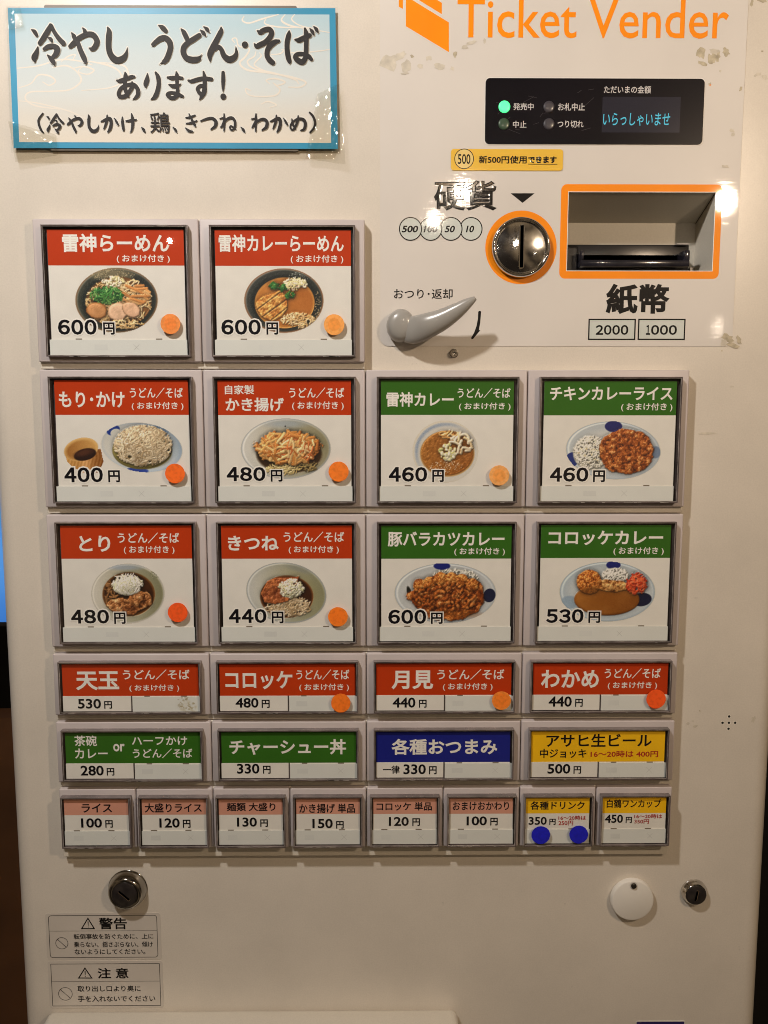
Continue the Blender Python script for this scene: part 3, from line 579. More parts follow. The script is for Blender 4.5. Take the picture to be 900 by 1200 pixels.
# ------------------------------------------------------------------ menu buttons
SUB = '( おまけ付き )'
US = 'うどん／そば'
def T(s, box, bold=.02, mi='w'): return (s, box, bold, mi)
BUTTONS = [
 # row, column, crop, header colour, titles, price, yen box, dish, label
 (1, 0, (35, 250), 'r', [T('雷神らーめん', (170, 107, 735, 205), .024), T(SUB, (458, 218, 738, 262), .012)], ('600', (148, 560, 352, 640)), (387, 575, 447, 640), dish_ramen, 'red headed button picturing ramen with sliced pork and greens in dark bowl'),
 (1, 1, (230, 250), 'r', [T('雷神カレーらーめん', (118, 112, 778, 204), .022), T(SUB, (498, 220, 775, 265), .012)], ('600', (132, 560, 340, 640)), (370, 575, 432, 640), dish_curry_ramen, 'red headed button picturing curry ramen with cutlet in dark bowl'),
 (2, 0, (45, 430), 'r', [T('もり･かけ', (108, 130, 455, 215), .022), T(US, (482, 108, 762, 165), .012), T(SUB, (492, 185, 765, 228), .012)], ('400', (137, 530, 340, 608)), (368, 545, 430, 608), dish_soba, 'red headed button picturing cold soba beside a wooden sauce cup, 400 yen'),
 (2, 1, (235, 430), 'r', [T('自家製', (128, 95, 283, 145), .012), T('かき揚げ', (132, 162, 440, 235), .022), T(US, (467, 108, 758, 165), .012), T(SUB, (483, 182, 755, 228), .012)], ('480', (138, 528, 342, 602)), (370, 543, 432, 605), dish_kakiage, 'red headed button picturing orange fritter in a white bowl'),
 (2, 2, (425, 430), 'g', [T('雷神カレー', (125, 132, 480, 210), .022), T(US, (500, 110, 780, 165), .012), T(SUB, (508, 188, 780, 230), .012)], ('460', (138, 528, 340, 605)), (367, 543, 428, 607), dish_curry_udon, 'green headed button picturing bowl of curry udon soup with onion'),
 (2, 3, (615, 430), 'g', [T('チキンカレーライス', (133, 104, 780, 176), .022), T(SUB, (508, 190, 778, 235), .012)], ('460', (133, 530, 335, 605)), (360, 545, 423, 607), dish_chicken_curry, 'green headed button picturing white rice beside red brown chicken curry'),
 (3, 0, (50, 600), 'r', [T('とり', (192, 125, 357, 210), .024), T(US, (395, 108, 720, 165), .012), T(SUB, (428, 178, 695, 222), .012)], ('480', (150, 515, 350, 588)), (377, 530, 437, 590), dish_tori, 'red headed button picturing noodles with chicken under shredded white leek'),
 (3, 1, (240, 600), 'r', [T('きつね', (122, 125, 390, 203), .024), T(US, (415, 103, 735, 160), .012), T(SUB, (442, 178, 707, 220), .012)], ('440', (127, 512, 325, 585)), (353, 525, 415, 587), dish_kitsune, 'red headed button picturing soba with brown fried tofu and white onion'),
 (3, 2, (425, 600), 'g', [T('豚バラカツカレー', (132, 103, 748, 183), .022), T(SUB, (483, 188, 750, 230), .012)], ('600', (135, 515, 335, 590)), (360, 530, 422, 590), dish_katsu, 'green headed button picturing plate filled with chunky brown cutlet curry'),
 (3, 3, (610, 600), 'g', [T('コロッケカレー', (147, 98, 752, 175), .024), T(SUB, (490, 185, 755, 228), .012)], ('530', (135, 512, 332, 585)), (358, 525, 420, 585), dish_korokke, 'green headed button picturing curry plate with croquette and red pickles'),
 (4, 0, (55, 760), 'r', [T('天玉', (152, 120, 380, 220), .026), T(US, (400, 110, 752, 165), .012), T(SUB, (435, 190, 697, 228), .012)], ('530', (163, 265, 285, 317)), (302, 277, 343, 317), None, 'low red button priced 530 yen with sticker residue on its slip'),
 (4, 1, (240, 760), 'r', [T('コロッケ', (108, 118, 462, 215), .024), T(US, (482, 110, 762, 165), .012), T(SUB, (498, 185, 760, 225), .012)], ('480', (162, 260, 283, 312)), (300, 270, 342, 313), None, 'low red button priced 480 yen, second in its row'),
 (4, 2, (425, 760), 'r', [T('月見', (152, 115, 372, 215), .026), T(US, (393, 108, 747, 165), .012), T(SUB, (423, 182, 685, 222), .012)], ('440', (158, 258, 278, 312)), (297, 270, 337, 312), None, 'low red button priced 440 yen right above the navy button'),
 (4, 3, (610, 760), 'r', [T('わかめ', (108, 112, 413, 208), .024), T(US, (443, 103, 740, 158), .012), T(SUB, (460, 175, 720, 215), .012)], ('440', (148, 252, 270, 307)), (288, 265, 328, 307), None, 'low red button priced 440 yen right above the yellow beer button'),
 (5, 0, (60, 840), 'g', [T('茶碗', (122, 98, 240, 155), .012), T('カレー', (125, 167, 298, 220), .014), T('or', (327, 142, 388, 183), .02), T('ハーフかけ', (425, 103, 717, 150), .014), T(US, (430, 167, 745, 218), .012)], ('280', (155, 257, 277, 310)), (293, 270, 333, 310), None, 'low green button priced 280 yen with two line title'),
 (5, 1, (240, 840), 'g', [T('チャーシュー丼', (130, 118, 745, 200), .024)], ('330', (170, 247, 288, 300)), (307, 258, 347, 300), None, 'low green button priced 330 yen with one line title'),
 (5, 2, (425, 840), 'n', [T('各種おつまみ', (152, 115, 710, 200), .024)], ('330', (215, 250, 333, 303)), (350, 260, 390, 303), None, 'low navy blue snack button priced 330 yen'),
 (5, 3, (605, 840), 'y', [T('アサヒ生ビール', (158, 90, 715, 158), .018, 'k'), T('中ジョッキ', (125, 168, 370, 217), .016, 'k'), T('16〜20時は 400円', (392, 178, 748, 213), .014, 'd')], ('500', (165, 248, 285, 300)), (302, 260, 342, 300), None, 'wide yellow draught beer button priced 500 yen'),
 (6, 0, (65, 915), 's', [T('ライス', (138, 120, 298, 167), .016, 'k')], ('100', (135, 197, 245, 247)), (263, 207, 302, 247), None, 'small salmon button priced 100 yen, leftmost in bottom row'),
 (6, 1, (65, 915), 's', [T('大盛りライス', (470, 118, 772, 167), .016, 'k')], ('120', (548, 197, 655, 247)), (672, 205, 712, 248), None, 'small salmon button priced 120 yen, second in bottom row'),
 (6, 2, (245, 915), 's', [T('麺類 大盛り', (93, 115, 350, 160), .016, 'k')], ('130', (147, 193, 252, 242)), (270, 203, 310, 243), None, 'small salmon button priced 130 yen in bottom row'),
 (6, 3, (245, 915), 's', [T('かき揚げ 単品', (475, 120, 770, 170), .016, 'k')], ('150', (545, 200, 652, 250)), (670, 212, 710, 252), None, 'small salmon button priced 150 yen with creased card'),
 (6, 4, (425, 915), 's', [T('コロッケ 単品', (73, 112, 365, 157), .016, 'k')], ('120', (138, 190, 243, 238)), (262, 197, 302, 238), None, 'small salmon button priced 120 yen, fifth in bottom row'),
 (6, 5, (425, 915), 's', [T('おまけおかわり', (475, 110, 772, 155), .014, 'k')], ('100', (548, 187, 655, 235)), (673, 195, 712, 235), None, 'small salmon button priced 100 yen next to the yellow drink button'),
 (6, 6, (600, 915), 'y', [T('各種ドリンク', (97, 107, 383, 152), .016, 'k')], ('350', (88, 190, 183, 232)), (197, 200, 230, 232), None, 'small yellow button priced 350 yen carrying two blue dots'),
 (6, 7, (600, 915), 'y', [T('白鶴ワンカップ', (500, 97, 787, 142), .014, 'k')], ('450', (490, 178, 585, 222)), (600, 190, 632, 222), None, 'small yellow button priced 450 yen at right end of bottom row'),
]
EXTRA = {(5, 2): [('一律', (107, 257, 195, 300), .012, INK)],
         (6, 6): [('16〜20時は', (245, 183, 390, 207), .006, DKRED), ('250円', (245, 210, 322, 235), .006, DKRED)],
         (6, 7): [('16〜20時は', (645, 175, 792, 198), .006, DKRED), ('350円', (645, 203, 722, 226), .006, DKRED)]}
HEAD = {'r': RED, 'g': GREEN, 'n': NAVY, 'y': YELLOW, 's': SALMON}
TINK = {'w': WINK, 'k': INK, 'd': DKRED}
YC = -2.0                                      # depth of the printed cards
rb = random.Random(3)
for row, col, org, head, titles, price, yen, dish, label in BUTTONS:
    big, small = row < 4, row == 6
    w = WB/2 if small else WB; h = HL if big else HM
    x0 = -2*WB+col*w; zt = ROWZ[row]
    K = Crop(org[0], org[1], 4.5)
    root = bpy.data.objects.new('menu_button', None); COL.objects.link(root); root.parent = machine; root['label'] = label
    jx = rb.uniform(-.25, .25); jz = rb.uniform(-.2, .2)          # hand-fitted cards never sit quite true
    m = MB(); m.bbox(x0+.35, -.0, zt-h, x0+w-.35, 7.0, zt, 1.0, 3); m.build('bezel', LILAC, root, smooth=True, auto=50)
    if big: cv = (7.8, 4.9, 107.2, 93.3); cdr = (11.0, 7.7, 104.1, 92.1); hb = 31.5
    elif small: cv = (2.7, 4.6, 54.0, 43.9); cdr = (4.6, 5.7, 51.9, 42.7); hb = 19.2
    else: cv = (5.4, 4.8, 108.2, 43.4); cdr = (7.5, 5.8, 106.1, 42.3); hb = 30.7
    C0, C1, C2, C3 = x0+cv[0], zt-cv[3], x0+cv[2], zt-cv[1]
    # clear cap: dark looking side walls with a bright rim, and a thin front pane
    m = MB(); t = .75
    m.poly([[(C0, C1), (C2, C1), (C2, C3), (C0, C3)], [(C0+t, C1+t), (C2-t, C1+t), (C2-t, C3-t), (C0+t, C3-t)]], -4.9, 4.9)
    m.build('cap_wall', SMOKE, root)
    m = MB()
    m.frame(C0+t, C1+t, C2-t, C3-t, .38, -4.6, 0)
    for (a, b, c, d) in ((C0+.3, C3-.18, C2-.3, C3+.02), (C0-.02, C1+.3, C0+.18, C3-.3)): m.quadxz(a, b, c, d, -4.95, 0)  # pale strips paint the gleam along top and left edges
    for k in range(rb.randint(5, 8)):                                # chips on the rim, their sparkle put in as pale colour
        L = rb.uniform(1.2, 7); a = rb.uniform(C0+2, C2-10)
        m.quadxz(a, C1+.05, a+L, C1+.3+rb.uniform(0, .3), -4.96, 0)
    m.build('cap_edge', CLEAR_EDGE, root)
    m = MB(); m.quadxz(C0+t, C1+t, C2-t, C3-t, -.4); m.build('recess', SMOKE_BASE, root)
    m = MB(); m.quadxz(C0+t, C1+t, C2-t, C3-t, 0)
    pane = m.build('clear_pane', PANE, root)
    tx, tz = math.radians(rb.uniform(-.55, .55)), math.radians(rb.uniform(-.55, .55))
    if row == 1: tx = tz = 0
    for v in pane.data.vertices:
        v.co.y = (-4.4*MM)+math.tan(tx)*(v.co.x-(C0+C2)/2*MM)+math.tan(tz)*(v.co.z-(C1+C3)/2*MM)*.8
        v.co.y = max(min(v.co.y, -3.4*MM), -4.85*MM)
    A0, A1, A2, A3 = x0+cdr[0]+jx, zt-cdr[3]+jz, x0+cdr[2]+jx, zt-cdr[1]+jz
    zh = zt-hb+jz
    m = MB(); m.box(A0, YC, A1, A2, YC+.3, A3); m.build('card', CARD, root)
    m = MB(); 
    if head == 'y' and not small: pass
    m.quadxz(A0, zh, A2, A3, YC-.05); m.build('header_band', HEAD[head], root)
    # paper slips and their notches
    if big:
        s0, s1, s2, s3 = x0+9.7, zt-92.1, x0+104.6, zt-81.3; nt = ((27.6, 32), (83, 87.4)); xm = 69.5; rc = (40.5, 49.5)
    elif small:
        s0, s1, s2, s3 = x0+4.2, zt-42.6, x0+52.2, zt-31.4; nt = ((11, 15.5), (36.5, 41)); xm = 40.3; rc = (11, 18)
    else:
        s0, s1, s2, s3 = x0+57.8, zt-42.5, x0+107.2, zt-31.1; nt = ((66.5, 70.5), (93, 97.5)); xm = 95; rc = (63, 71)
        m = MB(); m.box(x0+7.3, YC-.35, zt-42.2, x0+56.7, YC-.06, zh-.15); m.build('price_slip', CARD, root)
        m = MB(); m.box(x0+56.7, YC-.2, zt-42.4, x0+57.7, YC-.06, zh); m.build('slip_gap', SMOKE_BASE, root)
    m = MB(); m.box(s0, YC-.55, s1, s2, YC-.1, s3-.25); m.build('blank_slip', SLIP, root)
    m = MB()
    zc = (s1+s3)/2
    m.quadxz(s0+1, s3-.22, s2-1, s3+.02, YC-.40, 0)
    for a, b in nt: m.quadxz(x0+a, s3-.25, x0+b, s3+.55, YC-.42, 1)
    if col != 0 or row != 4:
        for sg in (1, -1): m.bar((x0+xm-2, zc-2*sg), (x0+xm+2, zc+2*sg), .22, YC-.6, 2)
        m.quadxz(x0+rc[0], zc-1.9, x0+rc[1], zc+1.9, YC-.59, 3)
    m.build('slip_marks', [CARD, mat('notch_brown', (.20, .16, .11), .6), GREY, mat('print_ghost', (.715, .735, .70), .55)], root)
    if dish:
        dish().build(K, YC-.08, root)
    mats = [WINK, INK, DKRED]; m = MB()
    for s, b, bo, mi in titles: m.text(s, K, b, YC-.10, bo+.003, {'w': 0, 'k': 1, 'd': 2}[mi])
    m.build('title_lettering', mats, root)
    m = MB(); yp = YC-.14 if (big or small) else YC-.42
    if big: m.digits(price[0], K, price[1], yp, .036, 1, .075, 0)
    else: m.text(price[0], K, price[1], yp, .022, 1)
    m.text('円', K, yen, yp, .030 if big else .026, 1, .075 if big else 0, 0)
    for s, b, bo, mm in EXTRA.get((row, col), []): m.text(s, K, b, yp, bo*1.2+.006, 1 if mm is INK else 2)
    m.build('price_lettering', mats, root)

# ------------------------------------------------------------------ round stickers on the caps
def dot_mat(i, c):
    return mat('dot_%d' % i, c, .6, noise=.16, nscale=420, bump=.25, bscale=1500)
DOTS = [((35, 250), 741, 583, 52, (.92, .29, .055), 'glossy light orange dot on the pork ramen button', .62),
        ((230, 250), 727, 587, 54, (.95, .40, .085), 'amber dot with a paler rim on the curry ramen button', .60),
        ((45, 430), 720, 562, 52, (.98, .155, .008), 'deep orange dot on the cold soba button', 0),
        ((235, 430), 728, 552, 53, (.98, .22, .012), 'orange dot on the fritter bowl button', 0),
        ((425, 430), 720, 572, 53, (.92, .42, .12), 'faded pale orange dot on the green headed curry udon button', .62),
        ((50, 600), 712, 530, 52, (.98, .105, .008), 'red orange dot on the chicken noodle button', 0),
        ((240, 600), 702, 553, 52, (.98, .235, .012), 'orange dot on the fried tofu soba button', .85),
        ((240, 760), 717, 288, 51, (.98, .20, .010), 'orange dot on the low red button priced 480 yen', 0),
        ((425, 760), 732, 275, 50, (.96, .27, .030), 'orange dot on the low red button above the navy one', .8),
        ((610, 760), 715, 267, 51, (.98, .105, .008), 'red orange dot on the low red button above the yellow beer button', 0),
        ((600, 915), 152, 287, 49, (.008, .010, .55), 'left one of two blue dots on the drink button', 0),
        ((600, 915), 352, 284, 49, (.008, .010, .55), 'right one of two blue dots on the drink button', 0)]
rd = random.Random(5)
for i, (org, x, y, r, c, label, inner) in enumerate(DOTS):
    K = Crop(org[0], org[1], 4.5); cx, cz = K(x, y, -5.3); rr = abs(K(x+r, y, -5.3)[0]-cx)
    L = []
    for k in range(48):
        a = 2*math.pi*k/48; q = rr*(1+rd.uniform(-.012, .012)); L.append((cx+q*math.cos(a), cz+q*math.sin(a)))
    m = MB(); m.poly([L], -5.3, .35)
    if inner: 
        m.cur = 1; m.poly([[(cx+rr*inner*(1+rd.uniform(-.06, .06))*math.cos(a), cz+rr*inner*(1+rd.uniform(-.06, .06))*math.sin(a)) for a in [2*math.pi*k/30 for k in range(30)]]], -5.34)
    mats = [dot_mat(i, c)]
    if inner: mats = [dot_mat(i, tuple(min(1, v*q) for v, q in zip(c, (1.0, 1.22, 1.5)))), dot_mat(i+50, tuple(v*q for v, q in zip(c, (1, .86, .6))))]
    tag(m.build('dot_sticker', mats), label, 'sticker', 'blue dot stickers' if i > 9 else 'orange dot stickers on the buttons')
# peeled-off sticker ghost on the first low red button
K = Crop(55, 760, 4.5); cx, cz = K(730, 290, -5.0)
RES = mat('glue_residue', (.52, .46, .34), .5, noise=.25, nscale=300, bump=.6, bscale=900)
m = MB(); rg = random.Random(9)
for k in range(26):
    a = rg.uniform(0, 6.28); q = rg.uniform(2.2, 6.0); px_, pz_ = cx+q*math.cos(a), cz+q*math.sin(a)*.95; s_ = rg.uniform(.5, 1.5)
    m.poly([[(px_+s_*rg.uniform(.5, 1.2)*math.cos(b), pz_+s_*rg.uniform(.4, 1)*math.sin(b)) for b in [2*math.pi*j/9 for j in range(9)]]], -4.98-.004*k)
tag(m.build('glue_residue', clear_film('old_glue', (.82, .77, .66), .05, .35, .4, 500)), 'pale ring of glue left where a dot sticker was peeled off', 'glue mark')

# ------------------------------------------------------------------ printed control sheet
ov0 = at(445.5, 200, YF); ovb = at(650, 406, YF)[1]; ovr = at(866, 230, YF)[0]; YS = YF-.35
OUT = rrect(ov0[0], ovb, ovr, 380, 6)
orf = PHOTO.rect((656.5, 216, 844.5, 326.7), YS)
m = MB(); m.poly([OUT, [(hole[0], hole[1]), (hole[0], hole[3]), (hole[2], hole[3]), (hole[2], hole[1])]], YS, .3)
sheet = m.build('control_sheet', SHEET, machine)
YP = YS-.05
GLOSSINK = mat('gloss_black_print', (.008, .0075, .008), .4, spec=.1, coat=1, coat_rough=.05)
PALE = mat('print_pale_blue_grey', (.60, .64, .60), .4, coat=1, coat_rough=.05)
m = MB(); K45 = Crop(430, 0, 4.5)
for P_ in ([(205, -21), (432, 118), (432, 275), (205, 138)], [(250, -14), (395, 75), (395, 15), (250, -75)], [(168, -40), (190, -26), (190, 47), (168, 35)]):
    m.poly([[K45(a, b, YP) for a, b in P_]], YP)
m.text('Ticket Vender', PHOTO, (536, -1, 854, 45), YP, .006)
m.build('brand_print', ORANGE, sheet)
# orange surrounds
m = MB(); m.poly([rrect(*orf, 4), [(hole[0], hole[1]), (hole[0], hole[3]), (hole[2], hole[3]), (hole[2], hole[1])]], YP)
ccx, ccz = at(610.5, 290, YP); rr = at(652.3, 290, YP)[0]-ccx
m.poly([circle(ccx, ccz, rr, 64)], YP); m.build('orange_surround', ORANGE, sheet)
m = MB(); KC = Crop(440, 160, 4.0909)
m.text('硬貨', KC, (280, 210, 583, 355), YP, .028)
m.poly([[KC(648, 272, YP), KC(763, 272, YP), KC(705, 318, YP)]], YP-.02)
m.build('coin_lettering', GLOSSINK, sheet)
KL = Crop(440, 320, 5); m = MB()
m.text('おつり･返却', KL, (108, 92, 452, 152), YP, .010)
arrow = [(606, 222), (616, 222), (619, 228), (614, 290), (606, 335), (615, 334), (572, 386), (563, 388), (560, 380), (578, 350), (592, 310), (600, 270), (602, 228)]
m.poly([[KL(a, b, YP) for a, b in arrow]], YP)
m.build('lever_lettering', GLOSSINK, sheet)
KP = Crop(660, 310, 4.0909); m = MB()
m.text('紙幣', KP, (205, 92, 510, 238), YP, .034)
m.build('note_lettering', GLOSSINK, sheet)
m = MB(); q = 0
for i, (tx, b) in enumerate((('10', (435, 427, 480, 460)), ('50', (333, 427, 388, 460)), ('100', (232, 427, 305, 460)), ('500', (127, 427, 212, 460)))):
    cx, cz = KC((458, 362, 265, 168)[i], 443, YP); R_ = KC(55, 0, YP)[0]-KC(0, 0, YP)[0]; yy = YP-.06*i
    m.poly([circle(cx, cz, R_)], yy, 0, 0); m.ring(cx, cz, R_*.93, R_*1.02, yy-.02, 48, 1)
    bx = KC.rect(b, yy-.02); m.text(tx, None, (bx[0]-.3, bx[1], bx[2]-1.6, bx[3]), yy-.02, .028, 1, shear=.22, thick=.02)
    m.build('coin_mark', [PALE, GLOSSINK], sheet); m = MB()
for b, tx, tb in (((120, 260, 347, 362), '2000', (155, 290, 312, 337)), ((358, 260, 585, 362), '1000', (397, 290, 545, 337))):
    a = KP.rect(b, YP); m.quadxz(a[0], a[1], a[2], a[3], YP-.02, 0); m.frame(*a, .95, YP-.05, 1); m.digits(tx, KP, tb, YP-.05, .030, 1)
    m.build('note_mark', [PALE, GLOSSINK], sheet); m = MB()

# tape residue and scuffs on the machine front
FLAKE = mat('old_tape', (.46, .40, .285), .45, noise=.3, nscale=260, bump=.5, bscale=700)
PALEFL = mat('faded_tape', (.60, .545, .45), .5, noise=.16, nscale=200, bump=.3, bscale=700)
rf = random.Random(11)
def flake(m, px, py, w, h, y, n=14, mi=0, rot=0):
    cx, cz = at(px, py, y); k = .62; P_ = []
    for j in range(n):
        a = 2*math.pi*j/n; q = rf.uniform(.55, 1.15)
        c, s_ = math.cos(a), math.sin(a); sq = 1/max(abs(c), abs(s_))**.6
        X, Z = w*k*q*c*sq/2, h*k*q*s_*sq/2
        P_.append((cx+X*math.cos(rot)-Z*math.sin(rot), cz+X*math.sin(rot)+Z*math.cos(rot)))
    m.poly([P_], y, 0, mi)
for lst, nm, lab in (([(821, 62, 10, 14, 0), (822, 74, 12, 5, 0), (834, 70, 8, 13, 0), (839, 66, 10, 12, 0), (837, 60, 12, 7, 1), (851, 61, 8, 10, 0), (844, 83, 3, 3, 1), (832, 98, 4, 2, 0)], 'tape_residue', 'torn tape residue above the right end of the display'),
                     ([(852, 396, 16, 9, 0), (858, 404, 17, 6, 0), (866, 398, 6, 10, 0), (848, 402, 7, 8, 1), (846, 411, 2, 2, 0)], 'tape_residue', 'torn tape residue at the sheet corner'),
                     ([(457, 74, 22, 20, 1), (468, 66, 18, 8, 1), (475, 78, 12, 14, 1), (483, 66, 4, 5, 0), (493, 78, 7, 6, 1), (503, 68, 8, 5, 1), (515, 78, 12, 7, 1), (533, 64, 4, 7, 0), (530, 80, 5, 4, 1), (545, 55, 8, 5, 1), (552, 50, 12, 4, 1), (568, 48, 4, 5, 1), (474, 86, 10, 3, 1)], 'tape_residue', 'faded tape scraps under the orange arrow'),
                     ([(881, 3, 4, 8, 0), (893, 1, 10, 4, 0), (888, 87, 9, 4, 1), (896, 90, 8, 5, 1), (868, 104, 3, 6, 0), (858, 153, 6, 4, 1), (859, 158, 4, 4, 1), (850, 195, 9, 3, 1), (893, 60, 3, 2, 0), (806, 848, 4, 4, 1), (815, 851, 7, 4, 1), (883, 843, 5, 8, 1), (828, 508, 22, 3, 1), (812, 845, 3, 2, 1), (858, 453, 5, 2, 1), (820, 833, 2, 2, 0)], 'scuff_mark', 'small scuffs down the right side')):
    m = MB()
    for j, (a, b, c, d, mi) in enumerate(lst): flake(m, a, b, c, d, (YF if a > 868 or b > 410 else YS)-.08-.008*j, mi=mi, rot=rf.uniform(-.4, .4))
    m.build(nm, [FLAKE, PALEFL], machine, label=lab)
m = MB(); flake(m, 832, 99, 4, 2, YS-.1, rot=-.9); m.build('scuff_mark', ORANGE, machine)

# ------------------------------------------------------------------ display panel
KD = Crop(560, 80, 3.2143)
DISP = mat('display_black', (.006, .005, .008), .3, noise=.2, coat=.22, coat_rough=.02, nscale=20, spec=.1)
bx = KD.rect((28, 38, 850, 286), YS-.6)
m = MB(); m.poly([rrect(*bx, 2.9)], YS-.6, .6); disp = m.build('display_panel', DISP, machine)
m = MB(); q = .7; m.poly([rrect(bx[0]-q, bx[1]-q, bx[2]+q, bx[3]+q, 3.4)], YS-.15); m.build('display_rim', mat('rim_pale', (.78, .74, .69), .4), disp)
m = MB(); lb = KD.rect((468, 108, 762, 242), YS-.62); m.quadxz(*lb, YS-.64); m.build('lcd_window', mat('lcd_dark', (.018, .019, .034), .15, coat=1, coat_rough=.03), disp)
m = MB(); m.text('いらっしゃいませ', KD, (470, 168, 722, 217), YS-.66, .006, shear=.06)
m.build('lcd_text', mat('lcd_cyan', (.02, .2, .25), .5, emit=(.06, .50, .66), estr=.62), disp)
m = MB()
for s_, b in (('発売中', (133, 131, 210, 158)), ('中止', (132, 198, 183, 225)), ('お札中止', (302, 131, 403, 160)), ('つり切れ', (300, 197, 398, 224)), ('ただいまの金額', (475, 66, 652, 95))):
    m.text(s_, KD, b, YS-.62, .014)
m.build('white_lettering', mat('display_white', (.55, .53, .52), .4), disp)
for (x, y, r, c, e) in ((100, 145, 22, (.1, .8, .3), (.06, 1.0, .28)), (98, 210, 21, (.045, .085, .05), None), (268, 145, 21, (.055, .05, .06), None), (268, 210, 21, (.05, .046, .055), None)):
    cx, cz = KD(x, y, YS-.7); rr = KD(x+r, y, YS-.7)[0]-cx
    m = MB(); m.lathe(cx, cz, [(rr, YS-.6), (rr, YS-.8), (rr*.8, YS-1.1), (rr*.4, YS-1.25), (.001, YS-1.3)], 28)
    m.build('indicator_lamp', mat('lamp_green', c, .3, emit=e, estr=1.1) if e else mat('lamp_off_%d%d' % (x, y), c, .3, coat=.5), disp, smooth=True, label='lit green indicator lamp' if e else None)
# specks of scratches on the display glass
m = MB(); rs = random.Random(4)
for k in range(16):
    a = rs.uniform(bx[0]+4, bx[0]+75); b = rs.uniform(bx[1]+6, bx[3]-3); an = rs.uniform(-.7, .9); L = rs.uniform(2, 9)
    m.bar((a, b), (a+L*math.cos(an), b+L*math.sin(an)), .07, YS-.61-.002*k)
m.build('display_scratch', mat('scratch_grey', (.16, .14, .15), .4), disp)

# ------------------------------------------------------------------ coin slot
ccx, ccz = at(610.8, 289.5, YF-4); RR = 19.9
slot = bpy.data.objects.new('coin_slot', None); COL.objects.link(slot); slot.parent = machine
m = MB(); prof = [(RR+.6, YF), (RR+.7, YF-2.5), (RR+.3, YF-4.6), (RR-.6, YF-5.6), (RR-1.7, YF-5.5), (RR-2.3, YF-4.6), (RR-2.5, YF-3.2)]
m.lathe(ccx, ccz, prof, 72); m.f.pop(); m.m.pop()
m.build('chrome_ring', CHROME, slot, smooth=True)
# dished polished plate, split either side of the slit
m = MB(); n = 72; sw, sh = 1.15, 14.2
V = []; F = []; rings = 14
for j in range(rings+1):
    r = (RR-2.4)*j/rings
    for k in range(n):
        a = 2*math.pi*k/n; x, z = r*math.cos(a), r*math.sin(a)
        V.append((ccx+x, YF-3.4-2.2*(1-(r/(RR-2.4))**2), ccz+z))
for j in range(rings):
    for k in range(n): F.append((j*n+k, j*n+(k+1) % n, (j+1)*n+(k+1) % n, (j+1)*n+k))
m.add(V, F); m.build('polished_plate', mat('polished_plate', (.90, .88, .84), .12, metal=1, noise=.12, nscale=60, rvar=.05), slot, smooth=True)
m = MB()
m.poly([rrect(ccx-1.9, ccz-sh-.8, ccx+1.9, ccz+sh+.8, 1.8), [(ccx-sw, ccz-sh), (ccx-sw, ccz+sh), (ccx+sw, ccz+sh), (ccx+sw, ccz-sh)]], YF-6.4, 2.5)
m.build('slit_lip', CHROME, slot)
m = MB(); m.box(ccx-sw, YF-5.9, ccz-sh, ccx+sw, YF-5.7, ccz+sh); m.build('slit', mat('void_black', (0, 0, 0), spec=0), slot)

# ------------------------------------------------------------------ bill slot recess
bill = bpy.data.objects.new('bill_slot', None); COL.objects.link(bill); bill.parent = machine
H0, H1, H2, H3 = hole; Dp = YF+36
REC = cream_paint('recess_paint', (.60, .56, .48), .5, 0, .05)
m = MB(); zb_ = H3-13.5
m.add([(H0, YF, H3), (H2, YF, H3), (H2, Dp, zb_), (H0, Dp, zb_)], [(0, 1, 2, 3)])          # sloping ceiling
m.add([(H0, Dp, H1), (H2, Dp, H1), (H2, Dp, zb_), (H0, Dp, zb_)], [(0, 1, 2, 3)])          # back
m.add([(H0, YF, H1), (H0, Dp, H1), (H0, Dp, zb_), (H0, YF, H3)], [(0, 1, 2, 3)])
m.add([(H2, YF, H1), (H2, Dp, H1), (H2, Dp, zb_), (H2, YF, H3)], [(3, 2, 1, 0)])
m.add([(H0, YF, H1), (H2, YF, H1), (H2, Dp, H1), (H0, Dp, H1)], [(0, 1, 2, 3)])
m.build('recess', REC, bill)
m = MB(); m.frame(H0, H1, H2, H3, .45, YS-.12); m.build('recess_edge', mat('cut_edge', (.80, .78, .74), .4), bill)
m = MB(); m.box(H2-.7, YF+1, H3-15, H2-.3, Dp-1, H3-13.9)
m = MB(); m.add([(H2-.25, YF+1.5, H3-1.4), (H2-.25, Dp, zb_-.9), (H2-.25, Dp, zb_+.2), (H2-.25, YF+1.5, H3-.6)], [(3, 2, 1, 0)]); m.build('seam', DARK, bill)
a0, c0 = at(664.5, 290, YF+20); a1, _ = at(803, 290, YF+20); _, c1 = at(700, 289, YF+20)
m = MB(); m.bbox(H0+.5, YF+12, H1+.3, a1, YF+35, c1, .8, 2); mouth = m.build('note_mouth', BLACKP, bill, smooth=True, auto=40)
b0, d0 = at(680, 312.5, YF-2); b1, d1 = at(808.5, 293, YF-2)
m = MB()
m.bbox(b0, YF-3, d0, b1, YF+12.5, d0+4.6, .9, 2)            # lower lip
m.bbox(b0, YF-3, d0+4.6, b0+2.2, YF+12.5, d1-.5, .5, 2); m.bbox(b1-4.2, YF-3, d0+4.0, b1, YF+12.5, d1, .9, 2)
m.build('note_lip', mat('lip_black', (.018, .017, .024), .16, noise=.4, nscale=120, coat=.6), mouth, smooth=True, auto=40)
m = MB(); m.box(b0+2.2, YF+11.2, d0+4.7, b1-4.2, YF+11.9, d1-1.2); m.build('note_opening', mat('void_black', (0, 0, 0), spec=0), mouth)
m = MB(); m.box(a1-10, YF+8, c1-.6, a1-1.5, YF+11, c1+.1); m.box(a1+2, YF+14, H1+.1, H2-9, YF+30, H1+5); m.build('note_clip', mat('clip_grey', (.34, .32, .30), .4), mouth)
